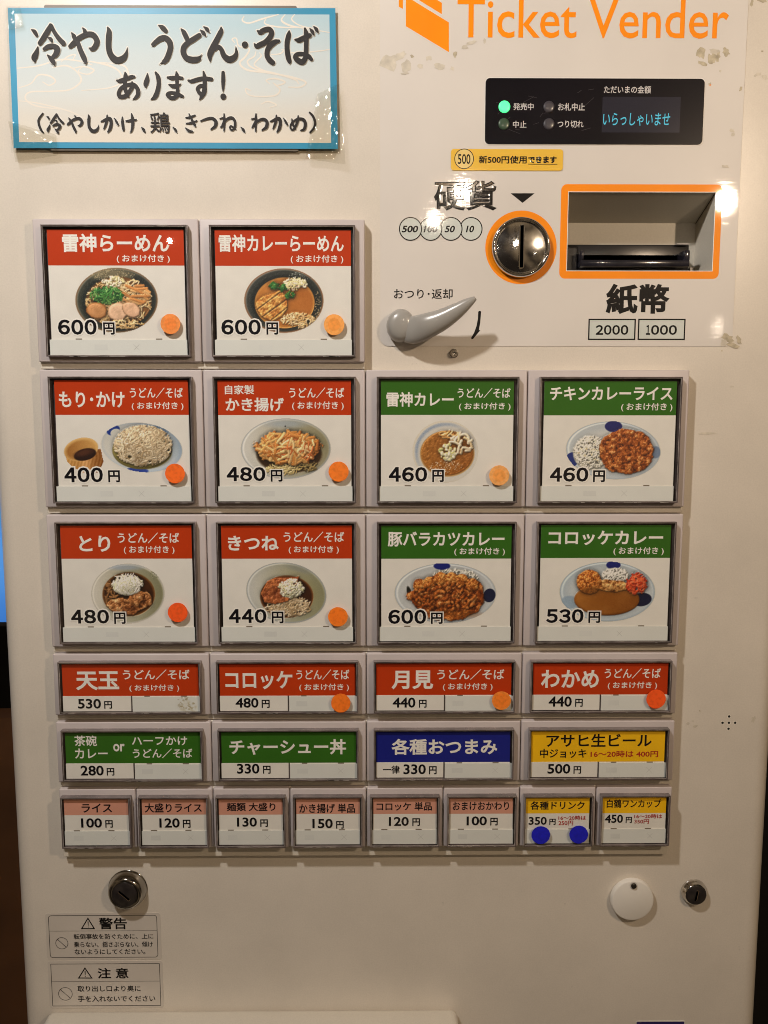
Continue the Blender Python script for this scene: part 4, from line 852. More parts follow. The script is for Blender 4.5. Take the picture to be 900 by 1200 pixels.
m = MB(); m.bbox(H0+.6, YF+6, H1+.4, b0-.3, YF+14, c1-3, .8, 2); m.build('side_block', BLACKP, mouth)

# ------------------------------------------------------------------ return lever, arrow screw
LEV = mat('grey_lever', (.335, .32, .295), .30, noise=.04, nscale=60, coat=.25, coat_rough=.12, bump=.05)
lever = bpy.data.objects.new('return_lever', None); COL.objects.link(lever); lever.parent = machine
hx, hz = at(470, 381, YF-10)
m = MB(); m.lathe(hx, hz, [(9.8, YF), (10.1, YF-4), (9.8, YF-8), (8.8, YF-11), (7.0, YF-12.6), (4, YF-13.2), (.001, YF-13.4)], 48, sz=1.15)
m.build('lever_hub', LEV, lever, smooth=True)
tipx, tipz = at(556, 351, YF-30)
P_ = []; N_ = 22
ctr = [(471, 385.5, 6, 12, 5), (479, 386.5, 9.5, 14.6, 6.5), (488, 386, 12.5, 14.9, 7.6), (500, 382, 16, 13.8, 8), (518, 374.5, 19, 11.4, 7), (535, 364.5, 22, 8.6, 5.4), (548, 355.5, 24, 5.6, 3.6), (557, 349.5, 25, 2.4, 1.8)]
def cr(P, n):
    out = []; P = [np.array(p, float) for p in P]; Q = [2*P[0]-P[1]]+P+[2*P[-1]-P[-2]]
    for i in range(1, len(Q)-2):
        for k in range(n):
            t = k/n; a, b, c, d = Q[i-1], Q[i], Q[i+1], Q[i+2]
            out.append(.5*((2*b)+(c-a)*t+(2*a-5*b+4*c-d)*t*t+(3*b-a-3*c+d)*t**3))
    out.append(P[-1]); return out
cs = cr(ctr, 5); V = []; F = []; nseg = 20
for i, c in enumerate(cs):
    j0, j1 = max(0, i-1), min(len(cs)-1, i+1)
    tx, ty = cs[j1][0]-cs[j0][0], cs[j1][1]-cs[j0][1]; L = math.hypot(tx, ty); nx, ny = -ty/L, tx/L
    x, z = at(c[0], c[1], YF-c[2])
    for k in range(nseg):
        a = 2*math.pi*k/nseg; u = c[3]*.635*math.cos(a); v = c[4]*.75*math.sin(a)
        V.append((x+nx*u, YF-c[2]-v, z-ny*u))
for i in range(len(cs)-1):
    for k in range(nseg): F.append((i*nseg+k, i*nseg+(k+1) % nseg, (i+1)*nseg+(k+1) % nseg, (i+1)*nseg+k))
F.append(tuple(range(nseg))[::-1]); F.append(tuple((len(cs)-1)*nseg+k for k in range(nseg)))
m = MB(); m.add(V, F); o = m.build('lever_arm', LEV, lever, smooth=True)
bm = bmesh.new(); bm.from_mesh(o.data); bmesh.ops.recalc_face_normals(bm, faces=bm.faces); bm.to_mesh(o.data); bm.free()

def screw(px, py, r, h, name='screw', y=YF):
    x, z = at(px, py, y-h/2); m = MB()
    m.lathe(x, z, [(r*1.25, y-.1), (r*1.2, y-.7), (r, y-.9), (r, y-h*.75), (r*.75, y-h), (r*.35, y-h), (r*.3, y-h+.8), (.001, y-h+.9)], 24)
    return m.build(name, mat('steel', (.42, .38, .33), .25, metal=1, noise=.2, nscale=300), machine, smooth=True, auto=35)
screw(532, 414, 2.6, 4)

# ------------------------------------------------------------------ locks and round cover
def lock(px, py, r0, r1, h, ang, dome):
    root = bpy.data.objects.new('key_lock', None); COL.objects.link(root); root.parent = machine
    x, z = at(px, py, YF-1.5)
    m = MB()
    if dome:
        prof = [(r0+.6, YF), (r0+.7, YF-.7), (r0+.1, YF-1.1)]
        for k in range(9):
            a = math.radians(12+78*k/8); prof.append((r1+.3+(r0-r1-.3)*math.cos(a)**.8, YF-1.1-(h-1.1)*math.sin(a)))
        prof.append((r1, YF-h+.3))
        cm = mat('dark_chrome', (.36, .34, .31), .11, metal=1, noise=.1, nscale=90)  # base colour darkened to stand in for the dark room the dome mirrors
    else: prof = [(r0, YF), (r0, YF-1.6), (r0-.7, YF-2.2), (r1+1.2, YF-h*.85), (r1+.5, YF-h), (r1, YF-h+.2)]
    m.lathe(x, z, prof, 56); m.f.pop(); m.m.pop(); m.build('lock_collar', cm if dome else CHROME, root, smooth=True, auto=60)
    m = MB(); m.lathe(x, z, [(r1+.1, YF-h+.4), (r1, YF-h-.5), (r1-.7, YF-h-.9), (.001, YF-h-1.0)], 48)
    m.build('lock_barrel', mat('lock_black', (.022, .018, .017), .3, noise=.3, nscale=200, coat=.3), root, smooth=True, auto=40)
    m = MB(); c, s_ = math.cos(ang), math.sin(ang); L = r1*.55
    m.bar((x-L*c, z-L*s_), (x+L*c, z+L*s_), 1.5, YF-h-1.06, 0); ox, oz = .9*s_, -.9*c
    m.bar((x-L*c+ox, z-L*s_+oz), (x+L*c+ox, z+L*s_+oz), .45, YF-h-1.05, 1); m.bar((x+L*c-ox, z+L*s_-oz), (x+L*c+ox, z+L*s_+oz), .4, YF-h-1.08, 1)
    m.build('keyhole', [mat('void_black', (0, 0, 0), spec=0), mat('worn_brass', (.45, .33, .22), .3, metal=.8)], root)
lock(149.5, 1042, 14.2, 9.5, 9.5, math.radians(-42), True)
lock(813.5, 1045.5, 9.8, 7.4, 5.5, math.radians(80), False)
x, z = at(741.5, 1055.5, YF-5); m = MB()
m.lathe(x, z, [(15.4, YF), (16.3, YF-1), (16.3, YF-4.2), (15.7, YF-5.2), (14.8, YF-5.6), (.001, YF-5.6)], 72)
cov = m.build('round_cover', mat('white_nylon', (.78, .745, .68), .38, noise=.02), machine, smooth=True, auto=35)
x2, z2 = at(742.6, 1038, YF-6); m = MB()
m.lathe(x2, z2, [(2.9, YF-5.65), (2.9, YF-6.0), (2.1, YF-5.95), (.001, YF-5.9)], 24, 0)
m.lathe(x2, z2, [(2.1, YF-5.9), (2.0, YF-6.8), (1.4, YF-7.2), (.001, YF-7.2)], 20, 1)
m.build('cover_screw', [mat('nylon_rim', (.66, .63, .57), .4), mat('dark_steel', (.08, .07, .06), .25, metal=.8)], cov, smooth=True, auto=35)

# speaker holes
for px, py in ((854.5, 839.6), (846.7, 847), (854.2, 847), (861.5, 847), (853.7, 854)):
    x, z = at(px, py, YF); m = MB(); m.poly([circle(x, z, .95, 16)], YF-.03); m.cur = 1; m.ring(x, z, .95, 1.5, YF-.05, 20)
    m.build('speaker_hole', [DARK, mat('hole_rim', (.80, .75, .65), .3)], machine)

# ------------------------------------------------------------------ stickers
def sticker_base(name, box, K, y, r, m_, depth=.2):
    b = K.rect(box, y); m = MB(); m.poly([rrect(*b, r)], y, depth); return m.build(name, m_)
KY = Crop(440, 160, 4.0909)
YT = YS-.5
st = empty('price_notice_sticker', 'yellow sticker with circled 500 above the coin slot', 'sticker')
sticker_base('backing', (362, 60, 899, 163), KY, YT, 2, mat('sticker_yellow', (.83, .50, .035), .3, coat=1, coat_rough=.05, noise=.03)).parent = st
m = MB(); cx, cz = KY(425, 107, YT); R_ = 6.6
m.ring(cx, cz, R_-.35, R_+.15, YT-.08, 48, 0); m.poly([circle(cx, cz, R_-.35)], YT-.05, 0, 1)
m.text('500', KY, (395, 84, 455, 132), YT-.1, .012, 0); m.text('新500円使用', KY, (495, 92, 725, 130), YT-.1, .022, 0)
m.text('できます', KY, (732, 95, 868, 128), YT-.1, .042, 0); b = KY.rect((732, 131, 872, 134), YT-.1); m.quadxz(*b, YT-.1, 0)
m.build('lettering', [GLOSSINK, mat('sticker_pale', (.80, .60, .20), .3, coat=1)], st)

KW = Crop(50, 1060, 6)
STK = mat('warning_film', (.62, .565, .50), .3, coat=.6, coat_rough=.15, noise=.03)
WK = mat('warning_ink', (.010, .009, .009), .5, spec=.1)
def warn(label, box, border, r, line, tri, title, tbox, circ, lines):
    root = empty('warning_sticker', label, 'sticker', 'warning stickers under the left lock')
    y = YF-.2; sticker_base('backing', box, KW, y, 2.2, STK, .18).parent = root
    b = KW.rect(border, y); m = MB(); w = .42
    m.poly([rrect(*b, r), rrect(b[0]+w, b[1]+w, b[2]-w, b[3]-w, max(r-w, .1))[::-1]], y-.04)
    lz = KW.rect((border[0], line-1.5, border[2], line+1.5), y); m.quadxz(b[0]+w, lz[1]+.05, b[2]-w, lz[3]-.05, y-.05)
    T_ = [KW(a, c, y) for a, c in tri]; gx, gz = sum(t[0] for t in T_)/3, sum(t[1] for t in T_)/3
    m.poly([T_, [(gx+(a-gx)*.74, gz+(c-gz)*.74) for a, c in T_][::-1]], y-.045)
    ax, az = T_[1]; hgt = T_[1][1]-T_[0][1]
    m.poly([[(ax-.42, az-hgt*.34), (ax-.2, az-hgt*.72), (ax+.2, az-hgt*.72), (ax+.42, az-hgt*.34)]], y-.05); m.poly([circle(ax, az-hgt*.82, .36, 12)], y-.05)
    m.text(title, KW, tbox, y-.05, .020)
    cx, cz = KW(circ[0], circ[1], y); R_ = circ[2]/6*.62
    m.ring(cx, cz, R_-.4, R_, y-.05, 40); m.bar((cx-R_*.68, cz+R_*.68), (cx+R_*.68, cz-R_*.68), .42, y-.08)
    for s_, q in lines: m.text(s_, KW, q, y-.05, .014)
    m.build('lettering', WK, root)
warn('upper warning sticker with rounded frame and three lines of text', (25, 60, 832, 388), (45, 75, 808, 373), 2.4, 185, ((268, 173), (318, 90), (370, 173)), '警告', (395, 92, 592, 174), (135, 272, 47),
     [('転倒事故を防ぐために、上に', (218, 205, 778, 243)), ('乗らない、揺さぶらない、傾け', (220, 260, 775, 300)), ('ないようにしてください。', (225, 313, 722, 350))])
warn('lower caution sticker with square frame and two lines of text', (42, 396, 848, 728), (62, 415, 828, 713), .5, 540, ((247, 520), (297, 440), (352, 520)), '注 意', (385, 445, 604, 520), (160, 628, 53),
     [('取り出し口より奥に', (245, 570, 688, 612)), ('手を入れないでください', (248, 640, 792, 683))])
x0_, z0_ = at(745, 1196.5, YF-.3); x1_, _ = at(803, 1196.5, YF-.3)
navy = empty('navy_sticker', 'navy blue sticker with white edge cut off by bottom of frame', 'sticker')
m = MB(); m.poly([rrect(x0_, z0_-30, x1_, z0_, 1)], YF-.3, .25); m.build('backing', mat('edge_white', (.7, .68, .62), .4), navy).parent = navy
m = MB(); m.poly([rrect(x0_+.7, z0_-29, x1_-.7, z0_-.7, .6)], YF-.34); m.build('print', mat('navy_ink', (.02, .012, .11), .35, coat=.5), navy)

# ------------------------------------------------------------------ hand lettered poster
poster = empty('handwritten_poster', 'laminated blue bordered poster with brush lettering at upper left', 'poster')
YB = YF-2.9
c4 = [at(*q, YB) for q in ((16, 173.5), (396, 174.5), (393, 9.5), (9, 9))]     # BL BR TR TL
def bil(u, v, c=c4):
    a = [c[0][i]*(1-u)*(1-v)+c[1][i]*u*(1-v)+c[2][i]*u*v+c[3][i]*(1-u)*v for i in (0, 1)]; return a
def bow(u, v): return YB-.9*math.sin(math.pi*u)*.5-1.2*max(0, v-.8)*0-.8*(abs(u-.5)*2)**6*(.3)
def grid(c, nu, nv, off, fb=None):
    V = []; F = []
    for j in range(nv+1):
        for i in range(nu+1):
            u, v = i/nu, j/nv; x, z = bil(u, v, c); V.append((x, off if fb is None else fb(u, v)+off, z))
    for j in range(nv):
        for i in range(nu): k = j*(nu+1)+i; F.append((k, k+1, k+nu+2, k+nu+1))
    return V, F
BLUE = mat('poster_blue', (.02, .32, .57), .4, noise=.14, nscale=16, coat=1, coat_rough=.03)
m = MB(); V, F = grid(c4, 8, 4, YB); m.add(V, F); m.build('blue_border', BLUE, poster)
ci = [at(*q, YB-.05) for q in ((22.5, 166.5), (388, 167.5), (386, 17), (17, 16))]
# gradient paper
GP = bpy.data.materials.new('gradient_paper'); GP.use_nodes = True; nt = GP.node_tree; N = nt.nodes; Lk = nt.links; p = N['Principled BSDF']
t_ = N.new('ShaderNodeTexCoord'); sp = N.new('ShaderNodeSeparateXYZ'); nz_ = N.new('ShaderNodeTexNoise'); nz_.inputs['Scale'].default_value = 18; nz_.inputs['Detail'].default_value = 4
mr = N.new('ShaderNodeMapRange'); mr.inputs['From Min'].default_value = ci[0][1]*MM; mr.inputs['From Max'].default_value = ci[3][1]*MM
ad = N.new('ShaderNodeMath'); ad.operation = 'MULTIPLY_ADD'; ad.inputs[1].default_value = .12
rp = N.new('ShaderNodeValToRGB'); E_ = rp.color_ramp.elements
E_[0].position = .05; E_[0].color = (.86, .79, .69, 1); E_[1].position = 1.0; E_[1].color = (.52, .70, .80, 1)
for pos, c in ((.28, (.78, .76, .71, 1)), (.48, (.73, .79, .81, 1)), (.75, (.66, .76, .81, 1))):
    e = E_.new(pos); e.color = c
Lk.new(t_.outputs['Object'], sp.inputs[0]); Lk.new(t_.outputs['Object'], nz_.inputs['Vector']); Lk.new(sp.outputs['Z'], mr.inputs['Value'])
Lk.new(nz_.outputs['Fac'], ad.inputs[0]); Lk.new(mr.outputs['Result'], ad.inputs[2]); Lk.new(ad.outputs[0], rp.inputs['Fac']); Lk.new(rp.outputs['Color'], p.inputs['Base Color'])
p.inputs['Roughness'].default_value = .5; p.inputs['Specular IOR Level'].default_value = .25
m = MB(); V, F = grid(ci, 8, 4, YB-.05); m.add(V, F); m.build('paper', GP, poster)

def stroke(m, K, pts, y, mi=0, grow=0.0, ns=7):
    """a brush stroke: centre line with a width at every point, round ends"""
    C_ = cr([(a, b, r) for a, b, r in pts], ns); n = len(C_); V = []; L = []; Rr = []
    for i, c in enumerate(C_):
        j0, j1 = max(0, i-1), min(n-1, i+1); tx, ty = C_[j1][0]-C_[j0][0], C_[j1][1]-C_[j0][1]; d = math.hypot(tx, ty) or 1
        r = max(c[2], .5)+grow; nx, ny = -ty/d*r, tx/d*r; L.append((c[0]+nx, c[1]+ny)); Rr.append((c[0]-nx, c[1]-ny))
    pts2 = []
    for i in range(n): pts2 += [L[i], Rr[i]]
    F = [(2*i, 2*i+2, 2*i+3, 2*i+1) for i in range(n-1)]
    for i, sgn in ((0, -1), (n-1, 1)):
        c = C_[i]; j0, j1 = max(0, i-1), min(n-1, i+1); ang = math.atan2(C_[j1][1]-C_[j0][1], C_[j1][0]-C_[j0][0]); r = max(c[2], .5)+grow
        base = len(pts2); pts2.append((c[0], c[1]))
        for k in range(9):
            a = ang+(math.pi if sgn < 0 else 0)+math.pi*(k/8-.5); pts2.append((c[0]+r*math.cos(a), c[1]+r*math.sin(a)))
        F += [(base, base+1+k, base+2+k) for k in range(8)]
    V = []
    tot = len(pts2)
    for i, (a, b) in enumerate(pts2):
        x, z = K(a, b, y); V.append((x, y-.03*i/tot, z))
    # make every face look at the camera
    G = []
    for f in F:
        q = [V[i] for i in f]; ar = sum(q[k][0]*q[(k+1) % len(q)][2]-q[(k+1) % len(q)][0]*q[k][2] for k in range(len(q)))
        G.append(f if ar > 0 else f[::-1])
    m.add(V, G, mi)
KA, KB, KC_, KD_, KE, KF, KG = (Crop(30, 20, 11.25), Crop(90, 20, 11.25), Crop(170, 20, 11.25), Crop(235, 20, 11.25), Crop(300, 20, 11.25), Crop(130, 75, 11.25), Crop(190, 75, 11.25))
REI = [[(78, 166, 8), (115, 190, 26), (146, 240, 20)], [(162, 392, 8), (145, 460, 30), (115, 535, 40), (122, 585, 14)], [(325, 95, 14), (312, 145, 32), (258, 240, 36), (190, 342, 30)],
       [(335, 110, 25), (380, 200, 26), (440, 285, 30), (498, 345, 32)], [(290, 268, 6), (328, 288, 24), (348, 322, 14)],
       [(245, 418, 22), (300, 388, 32), (365, 382, 33), (415, 418, 40), (402, 480, 36), (368, 520, 28)], [(290, 502, 10), (335, 550, 30), (368, 598, 28), (380, 630, 10)]]
YA = [[(592, 385, 30), (640, 342, 38), (720, 268, 35), (820, 225, 35), (895, 240, 37), (940, 318, 36), (915, 392, 36), (875, 420, 30), (838, 408, 8)], [(608, 210, 10), (635, 250, 28), (650, 290, 26)],
      [(755, 145, 10), (778, 178, 24), (785, 208, 24)], [(690, 340, 28), (720, 430, 32), (765, 530, 34), (788, 590, 24), (796, 618, 6)]]
SHI = [[(408, 135, 10), (425, 190, 32), (420, 280, 38), (418, 380, 36), (435, 470, 38), (480, 540, 43), (540, 570, 44), (610, 545, 42), (648, 490, 26), (663, 430, 9), (667, 398, 2)]]
KA_ = [[(78, 155, 8), (120, 140, 17), (168, 126, 19), (182, 175, 17), (170, 232, 17), (150, 265, 10)], [(140, 90, 7), (138, 140, 13), (120, 200, 13), (106, 232, 8)], [(215, 120, 4), (236, 155, 12), (256, 190, 9)]]
BIG = [(KA, REI), (KA, YA), (KB, SHI),
 (KC_, [[(180, 110, 8), (228, 138, 32), (272, 182, 28)], [(108, 360, 28), (150, 322, 32), (205, 284, 38), (265, 275, 37), (316, 320, 39), (334, 390, 36), (318, 470, 36), (285, 550, 36), (252, 588, 30)], [(245, 590, 22), (215, 605, 8), (190, 625, 2)]]),
 (KC_, [[(475, 155, 8), (510, 200, 30), (545, 270, 32), (562, 310, 28)], [(712, 242, 32), (640, 290, 36), (570, 335, 35), (515, 392, 37), (505, 468, 37), (542, 535, 38), (610, 562, 42), (675, 560, 40), (705, 550, 34)], [(718, 530, 18), (735, 508, 8), (749, 490, 2)],
        [(730, 172, 8), (766, 206, 26), (800, 250, 6)], [(775, 128, 8), (815, 160, 25), (846, 200, 6)]]),
 (KD_, [[(272, 132, 8), (268, 190, 32), (220, 290, 36), (165, 400, 42), (125, 490, 38), (125, 560, 18), (129, 593, 3)], [(185, 420, 30), (235, 392, 28), (275, 430, 30), (310, 510, 36), (375, 558, 43), (440, 535, 40), (472, 480, 25), (469, 420, 11), (465, 385, 2)]]),
 (KE, [[(15, 178, 7), (55, 198, 34), (110, 170, 34), (170, 160, 34), (205, 200, 34), (186, 262, 36), (130, 325, 36), (60, 362, 36), (8, 380, 32), (-22, 352, 8)], [(298, 316, 22), (250, 328, 34), (192, 372, 38), (152, 432, 33), (147, 510, 33), (180, 565, 36), (222, 602, 32)]]),
 (KE, [[(438, 180, 8), (432, 230, 30), (410, 330, 32), (410, 430, 32), (425, 530, 34), (443, 590, 26), (446, 616, 6)], [(516, 296, 12), (570, 302, 34), (640, 268, 32), (706, 242, 30)],
       [(645, 150, 14), (662, 220, 32), (662, 330, 30), (660, 440, 30), (652, 530, 32), (612, 592, 36), (545, 562, 36), (517, 522, 30), (548, 488, 27), (620, 486, 26), (690, 515, 30), (732, 558, 22)], [(710, 150, 8), (742, 192, 24), (766, 240, 6)], [(763, 125, 8), (796, 162, 23), (820, 205, 6)]]),
 (KF, [[(75, 215, 10), (120, 222, 28), (200, 195, 28), (270, 170, 26), (305, 168, 18)], [(187, 110, 10), (192, 150, 26), (182, 240, 26), (185, 320, 26), (210, 390, 26), (232, 430, 12)],
       [(280, 238, 12), (288, 282, 26), (250, 352, 26), (190, 420, 28), (120, 428, 28), (103, 380, 26), (140, 312, 24), (220, 275, 24), (300, 272, 26), (350, 330, 28), (356, 400, 28), (322, 445, 20), (288, 463, 5)]]),
 (KF, [[(482, 125, 6), (476, 200, 30), (458, 270, 30), (465, 315, 5)], [(590, 111, 14), (620, 170, 28), (630, 260, 28), (612, 360, 30), (580, 432, 30), (530, 465, 8)]]),
 (KG, [[(70, 175, 12), (130, 184, 28), (200, 180, 26), (262, 186, 20)], [(90, 270, 10), (140, 290, 26), (200, 286, 26), (243, 265, 9)], [(187, 105, 10), (195, 150, 24), (195, 260, 22), (203, 350, 24), (188, 422, 28), (130, 448, 26), (75, 412, 26), (84, 385, 22), (130, 377, 20), (200, 396, 26), (268, 425, 20)]]),
 (KG, [[(345, 215, 12), (390, 226, 26), (480, 200, 28), (560, 190, 28), (650, 200, 24)], [(545, 100, 12), (560, 180, 26), (560, 290, 28), (552, 370, 32), (520, 430, 26), (492, 472, 6)], [(550, 288, 22), (500, 288, 24), (467, 330, 25), (500, 388, 24), (540, 402, 20)]]),
 (KG, [[(803, 112, 22), (805, 200, 26), (803, 300, 20), (803, 362, 6)]])]
def xf(gl, src, dst):
    sx, sy = (dst[2]-dst[0])/(src[2]-src[0]), (dst[3]-dst[1])/(src[3]-src[1])
    return [[(dst[0]+(a-src[0])*sx, dst[1]+(b-src[1])*sy, r*(sx+sy)/2) for a, b, r in s_] for s_ in gl]
KH, KI, KJ, KK = Crop(35, 125, 11.25), Crop(110, 125, 9), Crop(205, 125, 9), Crop(290, 125, 9)
comma = lambda x: [[(x, 215, 4), (x+25, 244, 14), (x+41, 272, 5)]]
SMALL = [(KH, [[(170, 90, 12), (120, 160, 15), (116, 220, 15), (145, 300, 15), (180, 344, 7)]]), (KH, xf(REI, (65, 75, 530, 635), (212, 82, 453, 355))), (KH, xf(YA, (555, 140, 975, 625), (482, 112, 705, 350))),
 (KH, xf(SHI, (385, 125, 675, 615), (758, 100, 912, 345))), (KI, KA_), (KI, [[(300, 110, 7), (302, 170, 15), (312, 240, 13), (318, 255, 5)], [(340, 150, 8), (390, 146, 16), (445, 138, 9)], [(398, 75, 7), (408, 130, 17), (408, 200, 15), (396, 255, 10), (382, 272, 3)]]),
 (KI, comma(500)), (KI, comma(834)),
 (KJ, [[(115, 115, 7), (160, 112, 14), (210, 92, 9)], [(120, 177, 7), (180, 170, 14), (230, 148, 7)], [(148, 75, 6), (175, 130, 12), (200, 178, 15), (215, 205, 9)], [(115, 226, 7), (145, 254, 14), (184, 262, 10)]]),
 (KJ, [[(275, 150, 9), (330, 130, 13), (390, 121, 15), (430, 155, 18), (424, 205, 17), (382, 238, 9)]]),
 (KJ, [[(518, 75, 7), (522, 150, 13), (518, 255, 7)], [(475, 125, 7), (520, 125, 12), (502, 200, 13), (485, 215, 9)], [(500, 187, 9), (550, 131, 14), (598, 116, 15), (630, 150, 14), (632, 210, 13), (605, 245, 11), (580, 225, 9), (592, 203, 9), (640, 236, 7)]]),
 (KJ, comma(696)), (KK, [[(90, 75, 7), (88, 150, 14), (88, 260, 7)], [(45, 130, 7), (95, 130, 12), (60, 205, 12), (50, 220, 7)], [(65, 190, 9), (120, 146, 14), (170, 131, 15), (205, 160, 17), (198, 215, 17), (157, 245, 9)]]),
 (KK, [[(a+165, b, r) for a, b, r in s_] for s_ in KA_]), (KK, [[(468, 130, 7), (480, 190, 12), (508, 235, 7)], [(535, 95, 7), (530, 150, 13), (495, 230, 13), (467, 240, 10), (452, 213, 9), (470, 170, 11), (530, 130, 14), (588, 136, 17), (610, 180, 17), (598, 235, 15), (562, 250, 7)]]),
 (KK, [[(655, 60, 9), (690, 100, 13), (712, 160, 13), (704, 220, 13), (662, 270, 10)]])]
BRUSH = mat('brush_ink', (.018, .014, .014), .5, noise=.35, nscale=300, spec=.25)
m = MB(); yq = YB-.14
for K, gl in BIG+SMALL:
    g = 15 if K.k > 11 and K is not KH else 9
    for i, s_ in enumerate(gl): stroke(m, K, s_, yq-.05*i, 1, grow=g*.9)
for K, gl in BIG+SMALL:
    for i, s_ in enumerate(gl): stroke(m, K, s_, yq-.55-.05*i, 0)
for K, (a, b), r in ((KD_, (587, 368), 38), (KG, (808, 432), 36)):
    x, z = K(a, b, yq); rr = r/11.25*.62; m.poly([circle(x, z, rr+.5, 30)], yq, 0, 1); m.poly([circle(x, z, rr, 30)], yq-.6, 0, 0)
m.text('鶏', KI, (592, 60, 802, 280), yq-.55, .008, 0)
m.build('brush_lettering', [BRUSH, mat('poster_halo', (.80, .79, .75), .5)], poster)
# pale current lines printed on the paper
SW = [[(20, 80, .6), (45, 77, .8), (70, 70, 1.0), (90, 71, .9), (108, 76, .6)], [(62, 79, .6), (78, 77, 1.0), (90, 84, .9), (95, 95, 1.1), (82, 105, .9), (60, 107, .8), (35, 108, .9), (30, 116, 1.0), (42, 124, .9), (70, 128, .6)],
      [(22, 103, .5), (36, 98, .7), (45, 88, .9), (58, 89, 1.0), (65, 95, .9), (58, 100, .8), (50, 96, .5)], [(86, 80, .5), (98, 78, .9), (110, 82, 1), (103, 87, .8), (92, 84, .6), (96, 79, .4)],
      [(95, 70, .5), (125, 76, 1.2), (140, 84, 1.0), (142, 96, .9), (128, 103, .8), (96, 106, .5)], [(118, 73, .5), (145, 77, 1), (152, 90, .6)], [(22, 118, .5), (45, 121, .7), (80, 130, .8), (102, 140, .5)],
      [(72, 72, .5), (80, 66, .8), (88, 64, .8), (86, 69, .5)],
      [(286, 19, .5), (284, 24, .8), (292, 27, .9), (308, 22, 1), (326, 17, .6)], [(334, 17, .5), (330, 24, 1), (340, 30, 1.1), (356, 33, .8), (386, 38, .5)], [(345, 17, .5), (342, 23, .8), (352, 30, .7), (372, 34, .5)], [(312, 21, .5), (311, 28, .8), (330, 32, .9), (356, 32, .6)],
      [(275, 50, .5), (272, 46, .8), (277, 45, .7), (280, 54, .9), (292, 57, .9), (288, 66, 1.1), (281, 74, 1.1), (290, 82, 1.2), (312, 85, 1), (340, 90, 1.1), (358, 96, 1.1), (352, 102, .9), (338, 102, .6)],
      [(300, 60, .5), (298, 66, .8), (290, 72, 1), (297, 80, 1), (322, 86, 1.1), (345, 93, .9), (350, 98, .6)], [(304, 62, .5), (306, 66, .8), (298, 76, .9), (312, 84, .6)], [(316, 98, .5), (312, 94, .8), (322, 92, 1), (334, 96, 1), (326, 100, .8), (320, 97, .5)],
      [(294, 106, .5), (288, 104, .8), (290, 110, .7), (300, 113, .8), (322, 112, 1), (328, 105, 1), (322, 99, .7)], [(306, 122, .5), (314, 119, .9), (324, 123, .8), (316, 126, .5)], [(330, 58, .5), (345, 62, .8), (372, 60, .7), (386, 58, .5)], [(318, 64, .5), (330, 62, .8), (336, 50, .6)]]
m = MB()
for i, s_ in enumerate(SW): stroke(m, PHOTO, [(a, b, r*1.0) for a, b, r in s_], YB-.06-.004*i)
m.build('current_pattern', mat('pale_peach', (.85, .80, .73), .5), poster)
# grey holder behind, clear laminate over it, tape at the corners
hold = MB(); a = PHOTO.rect((56, 7.0, 349, 177.2), YF-1.2); hold.poly([rrect(*a, 1.2)], YF-2.2, 2.1); hold.build('magnet_plate', mat('plate_brown', (.15, .12, .09), .45), poster)
LAM = clear_film('laminate', (.97, .965, .95), .040, .012, .05, 40)
m = MB(); cl = [at(*q, YB-1.1) for q in ((13, 179), (397.5, 181), (395.5, 8), (7, 7))]
V, F = grid(cl, 30, 14, 0, lambda u, v: YB-1.0-.35*math.sin(u*9+v*3)*abs(u-.5)-.2*math.sin(v*7)); m.add(V, F); m.build('laminate', LAM, poster, smooth=True)
TAPE = clear_film('clear_tape', (.95, .94, .90), .10, .05, .12, 60)
def tape(corners, seed, lab, amp=.7, nu=26, nv=18, base=YB-1.9):
    r = random.Random(seed); ph = [r.uniform(0, 6.28) for _ in range(6)]
    m = MB(); c = [at(*q, base) for q in corners]
    def fb(u, v): return base-amp*abs(math.sin(u*7+v*5+ph[0])*math.sin(v*9-u*4+ph[1]))-amp*.4*math.sin(u*17+ph[2])*math.sin(v*15+ph[3])
    V, F = grid(c, nu, nv, 0, fb); m.add(V, F); o = m.build('clear_tape', TAPE, None, smooth=True); return tag(o, lab, 'tape', 'clear tape pieces on the poster')
tape([(358, 186), (405, 193), (398, 98), (372, 110)], 1, 'crumpled clear tape glinting over lower right corner of poster', 1.0)
tape([(18, 190), (68, 182), (66, 158), (10, 142)], 2, 'creased clear tape over lower left corner of poster', .5)
tape([(9, 36), (28, 32), (24, 8), (8, 8)], 3, 'small clear tape over upper left corner of poster', .4)
# loose clear strip hanging under the poster
m = MB(); c = [at(*q, YF-1.0) for q in ((21, 191), (392, 186), (396, 176), (17, 174))]; V, F = grid(c, 30, 3, 0, lambda u, v: YF-1.0-.6*math.sin(u*4)*v); m.add(V, F)
tag(m.build('clear_tape', clear_film('clear_strip', (.92, .89, .84), .05, .05, .05, 50), smooth=True), 'long clear strip showing below bottom edge of poster', 'tape', 'clear tape pieces on the poster')
# curled crease highlights where the laminate is folded: sharp ridges of clear film
m = MB()
for P_ in ([(378, 110), (371, 118), (362, 128), (356, 140)], [(385, 145), (378, 158), (376, 172)], [(12, 140), (35, 150), (56, 160)], [(374, 124), (368, 136), (358, 152)], [(390, 92), (396, 106)], [(60, 170), (90, 176)]):
    pass

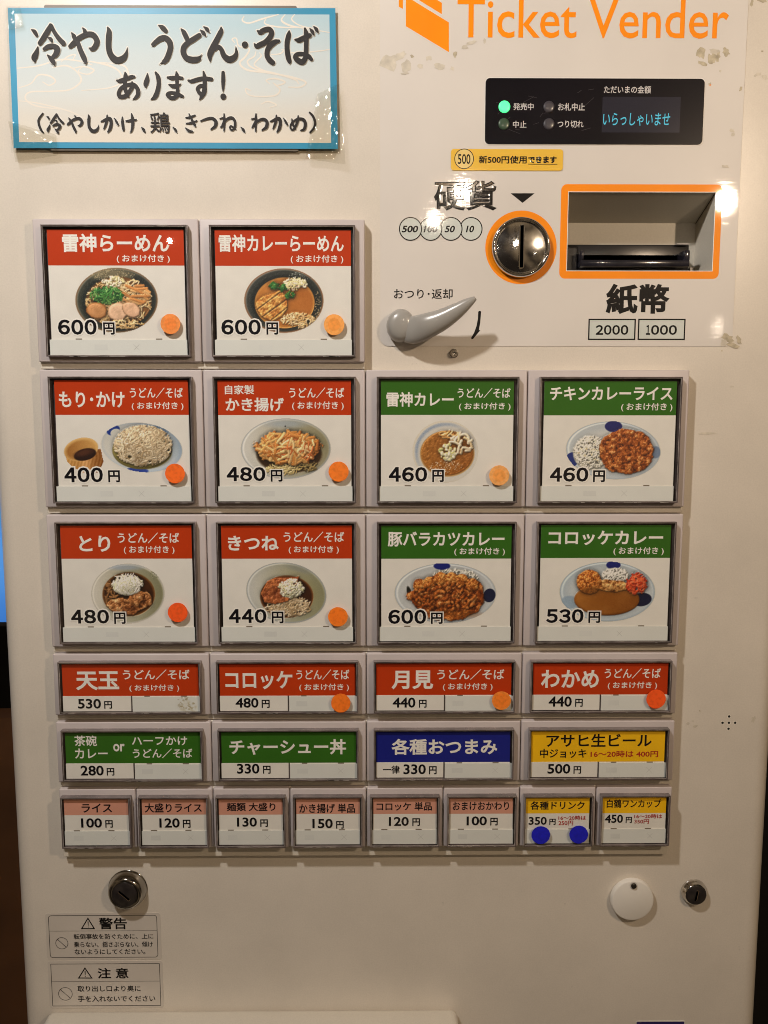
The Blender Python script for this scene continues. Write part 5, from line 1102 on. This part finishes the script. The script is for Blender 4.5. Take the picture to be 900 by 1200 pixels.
# ------------------------------------------------------------------ background beside the machine
def struct(name, m, mm): o = m.build(name, mm); o['kind'] = 'structure'; return o
m = MB(); m.quadxz(-2500, -1500, 2500, 1500, 900); struct('back_wall', m, mat('dark_wall', (.012, .010, .010), .8))
x_, z_ = at(10, 735, 330); x_2, z_2 = at(10, 830, 330)
m = MB(); m.bbox(-900, 330, z_, -200, 360, z_+700, 3, 2); 
b = empty('lit_panel', 'glowing blue panel seen past the left edge of the machine', 'panel')
m.build('panel_frame', BLACKP, b)
SCR = bpy.data.materials.new('blue_screen'); SCR.use_nodes = True; nt = SCR.node_tree; N = nt.nodes
t_ = N.new('ShaderNodeTexCoord'); n_ = N.new('ShaderNodeTexNoise'); n_.inputs['Scale'].default_value = 6; rr_ = N.new('ShaderNodeValToRGB')
rr_.color_ramp.elements[0].color = (.015, .12, .50, 1); rr_.color_ramp.elements[1].color = (.10, .34, .75, 1); rr_.color_ramp.elements[0].position = .35; rr_.color_ramp.elements[1].position = .65
nt.links.new(t_.outputs['Object'], n_.inputs['Vector']); nt.links.new(n_.outputs['Fac'], rr_.inputs['Fac']); pp = N['Principled BSDF']
nt.links.new(rr_.outputs['Color'], pp.inputs['Emission Color']); pp.inputs['Emission Strength'].default_value = .9; pp.inputs['Base Color'].default_value = (.02, .05, .1, 1)
m = MB(); m.quadxz(-890, z_+6, -210, z_+690, 329.5); m.build('screen', SCR, b)
m = MB(); m.box(-900, 300, -1400, -200, 330, z_2); struct('wood_wainscot', m, mat('brown_wood', (.085, .034, .012), .45, noise=.45, nscale=9))
m = MB(); m.quadxz(-2500, -1500, 2500, -1500.5, 900)

# ------------------------------------------------------------------ lamps that hang behind the photographer
SHADE = mat('lamp_shade', (.55, .45, .33), .6)
for i, (x, y, z, r, lab) in enumerate(((222, -1500, 500, 90, 'beige conical lampshade, wider one mirrored above the coin slot'), (118, -1500, 410, 74, 'beige conical lampshade, smaller one mirrored beside coin marks'))):
    lamp = empty('pendant_lamp', lab, 'lamp', 'pendant lamps behind the photographer')
    V = []; F = []; n = 36; prof = [(r, z+16), (r*.55, z+38), (12, z+52), (12, z+80), (3, z+86), (2, z+900)]
    for q, zz in prof:
        for k in range(n): a = 2*math.pi*k/n; V.append((x+q*math.cos(a), y+q*math.sin(a), zz))
    for j in range(len(prof)-1):
        for k in range(n): F.append((j*n+k, j*n+(k+1) % n, (j+1)*n+(k+1) % n, (j+1)*n+k))
    m = MB(); m.add(V, F); m.build('shade', SHADE, lamp, smooth=True)
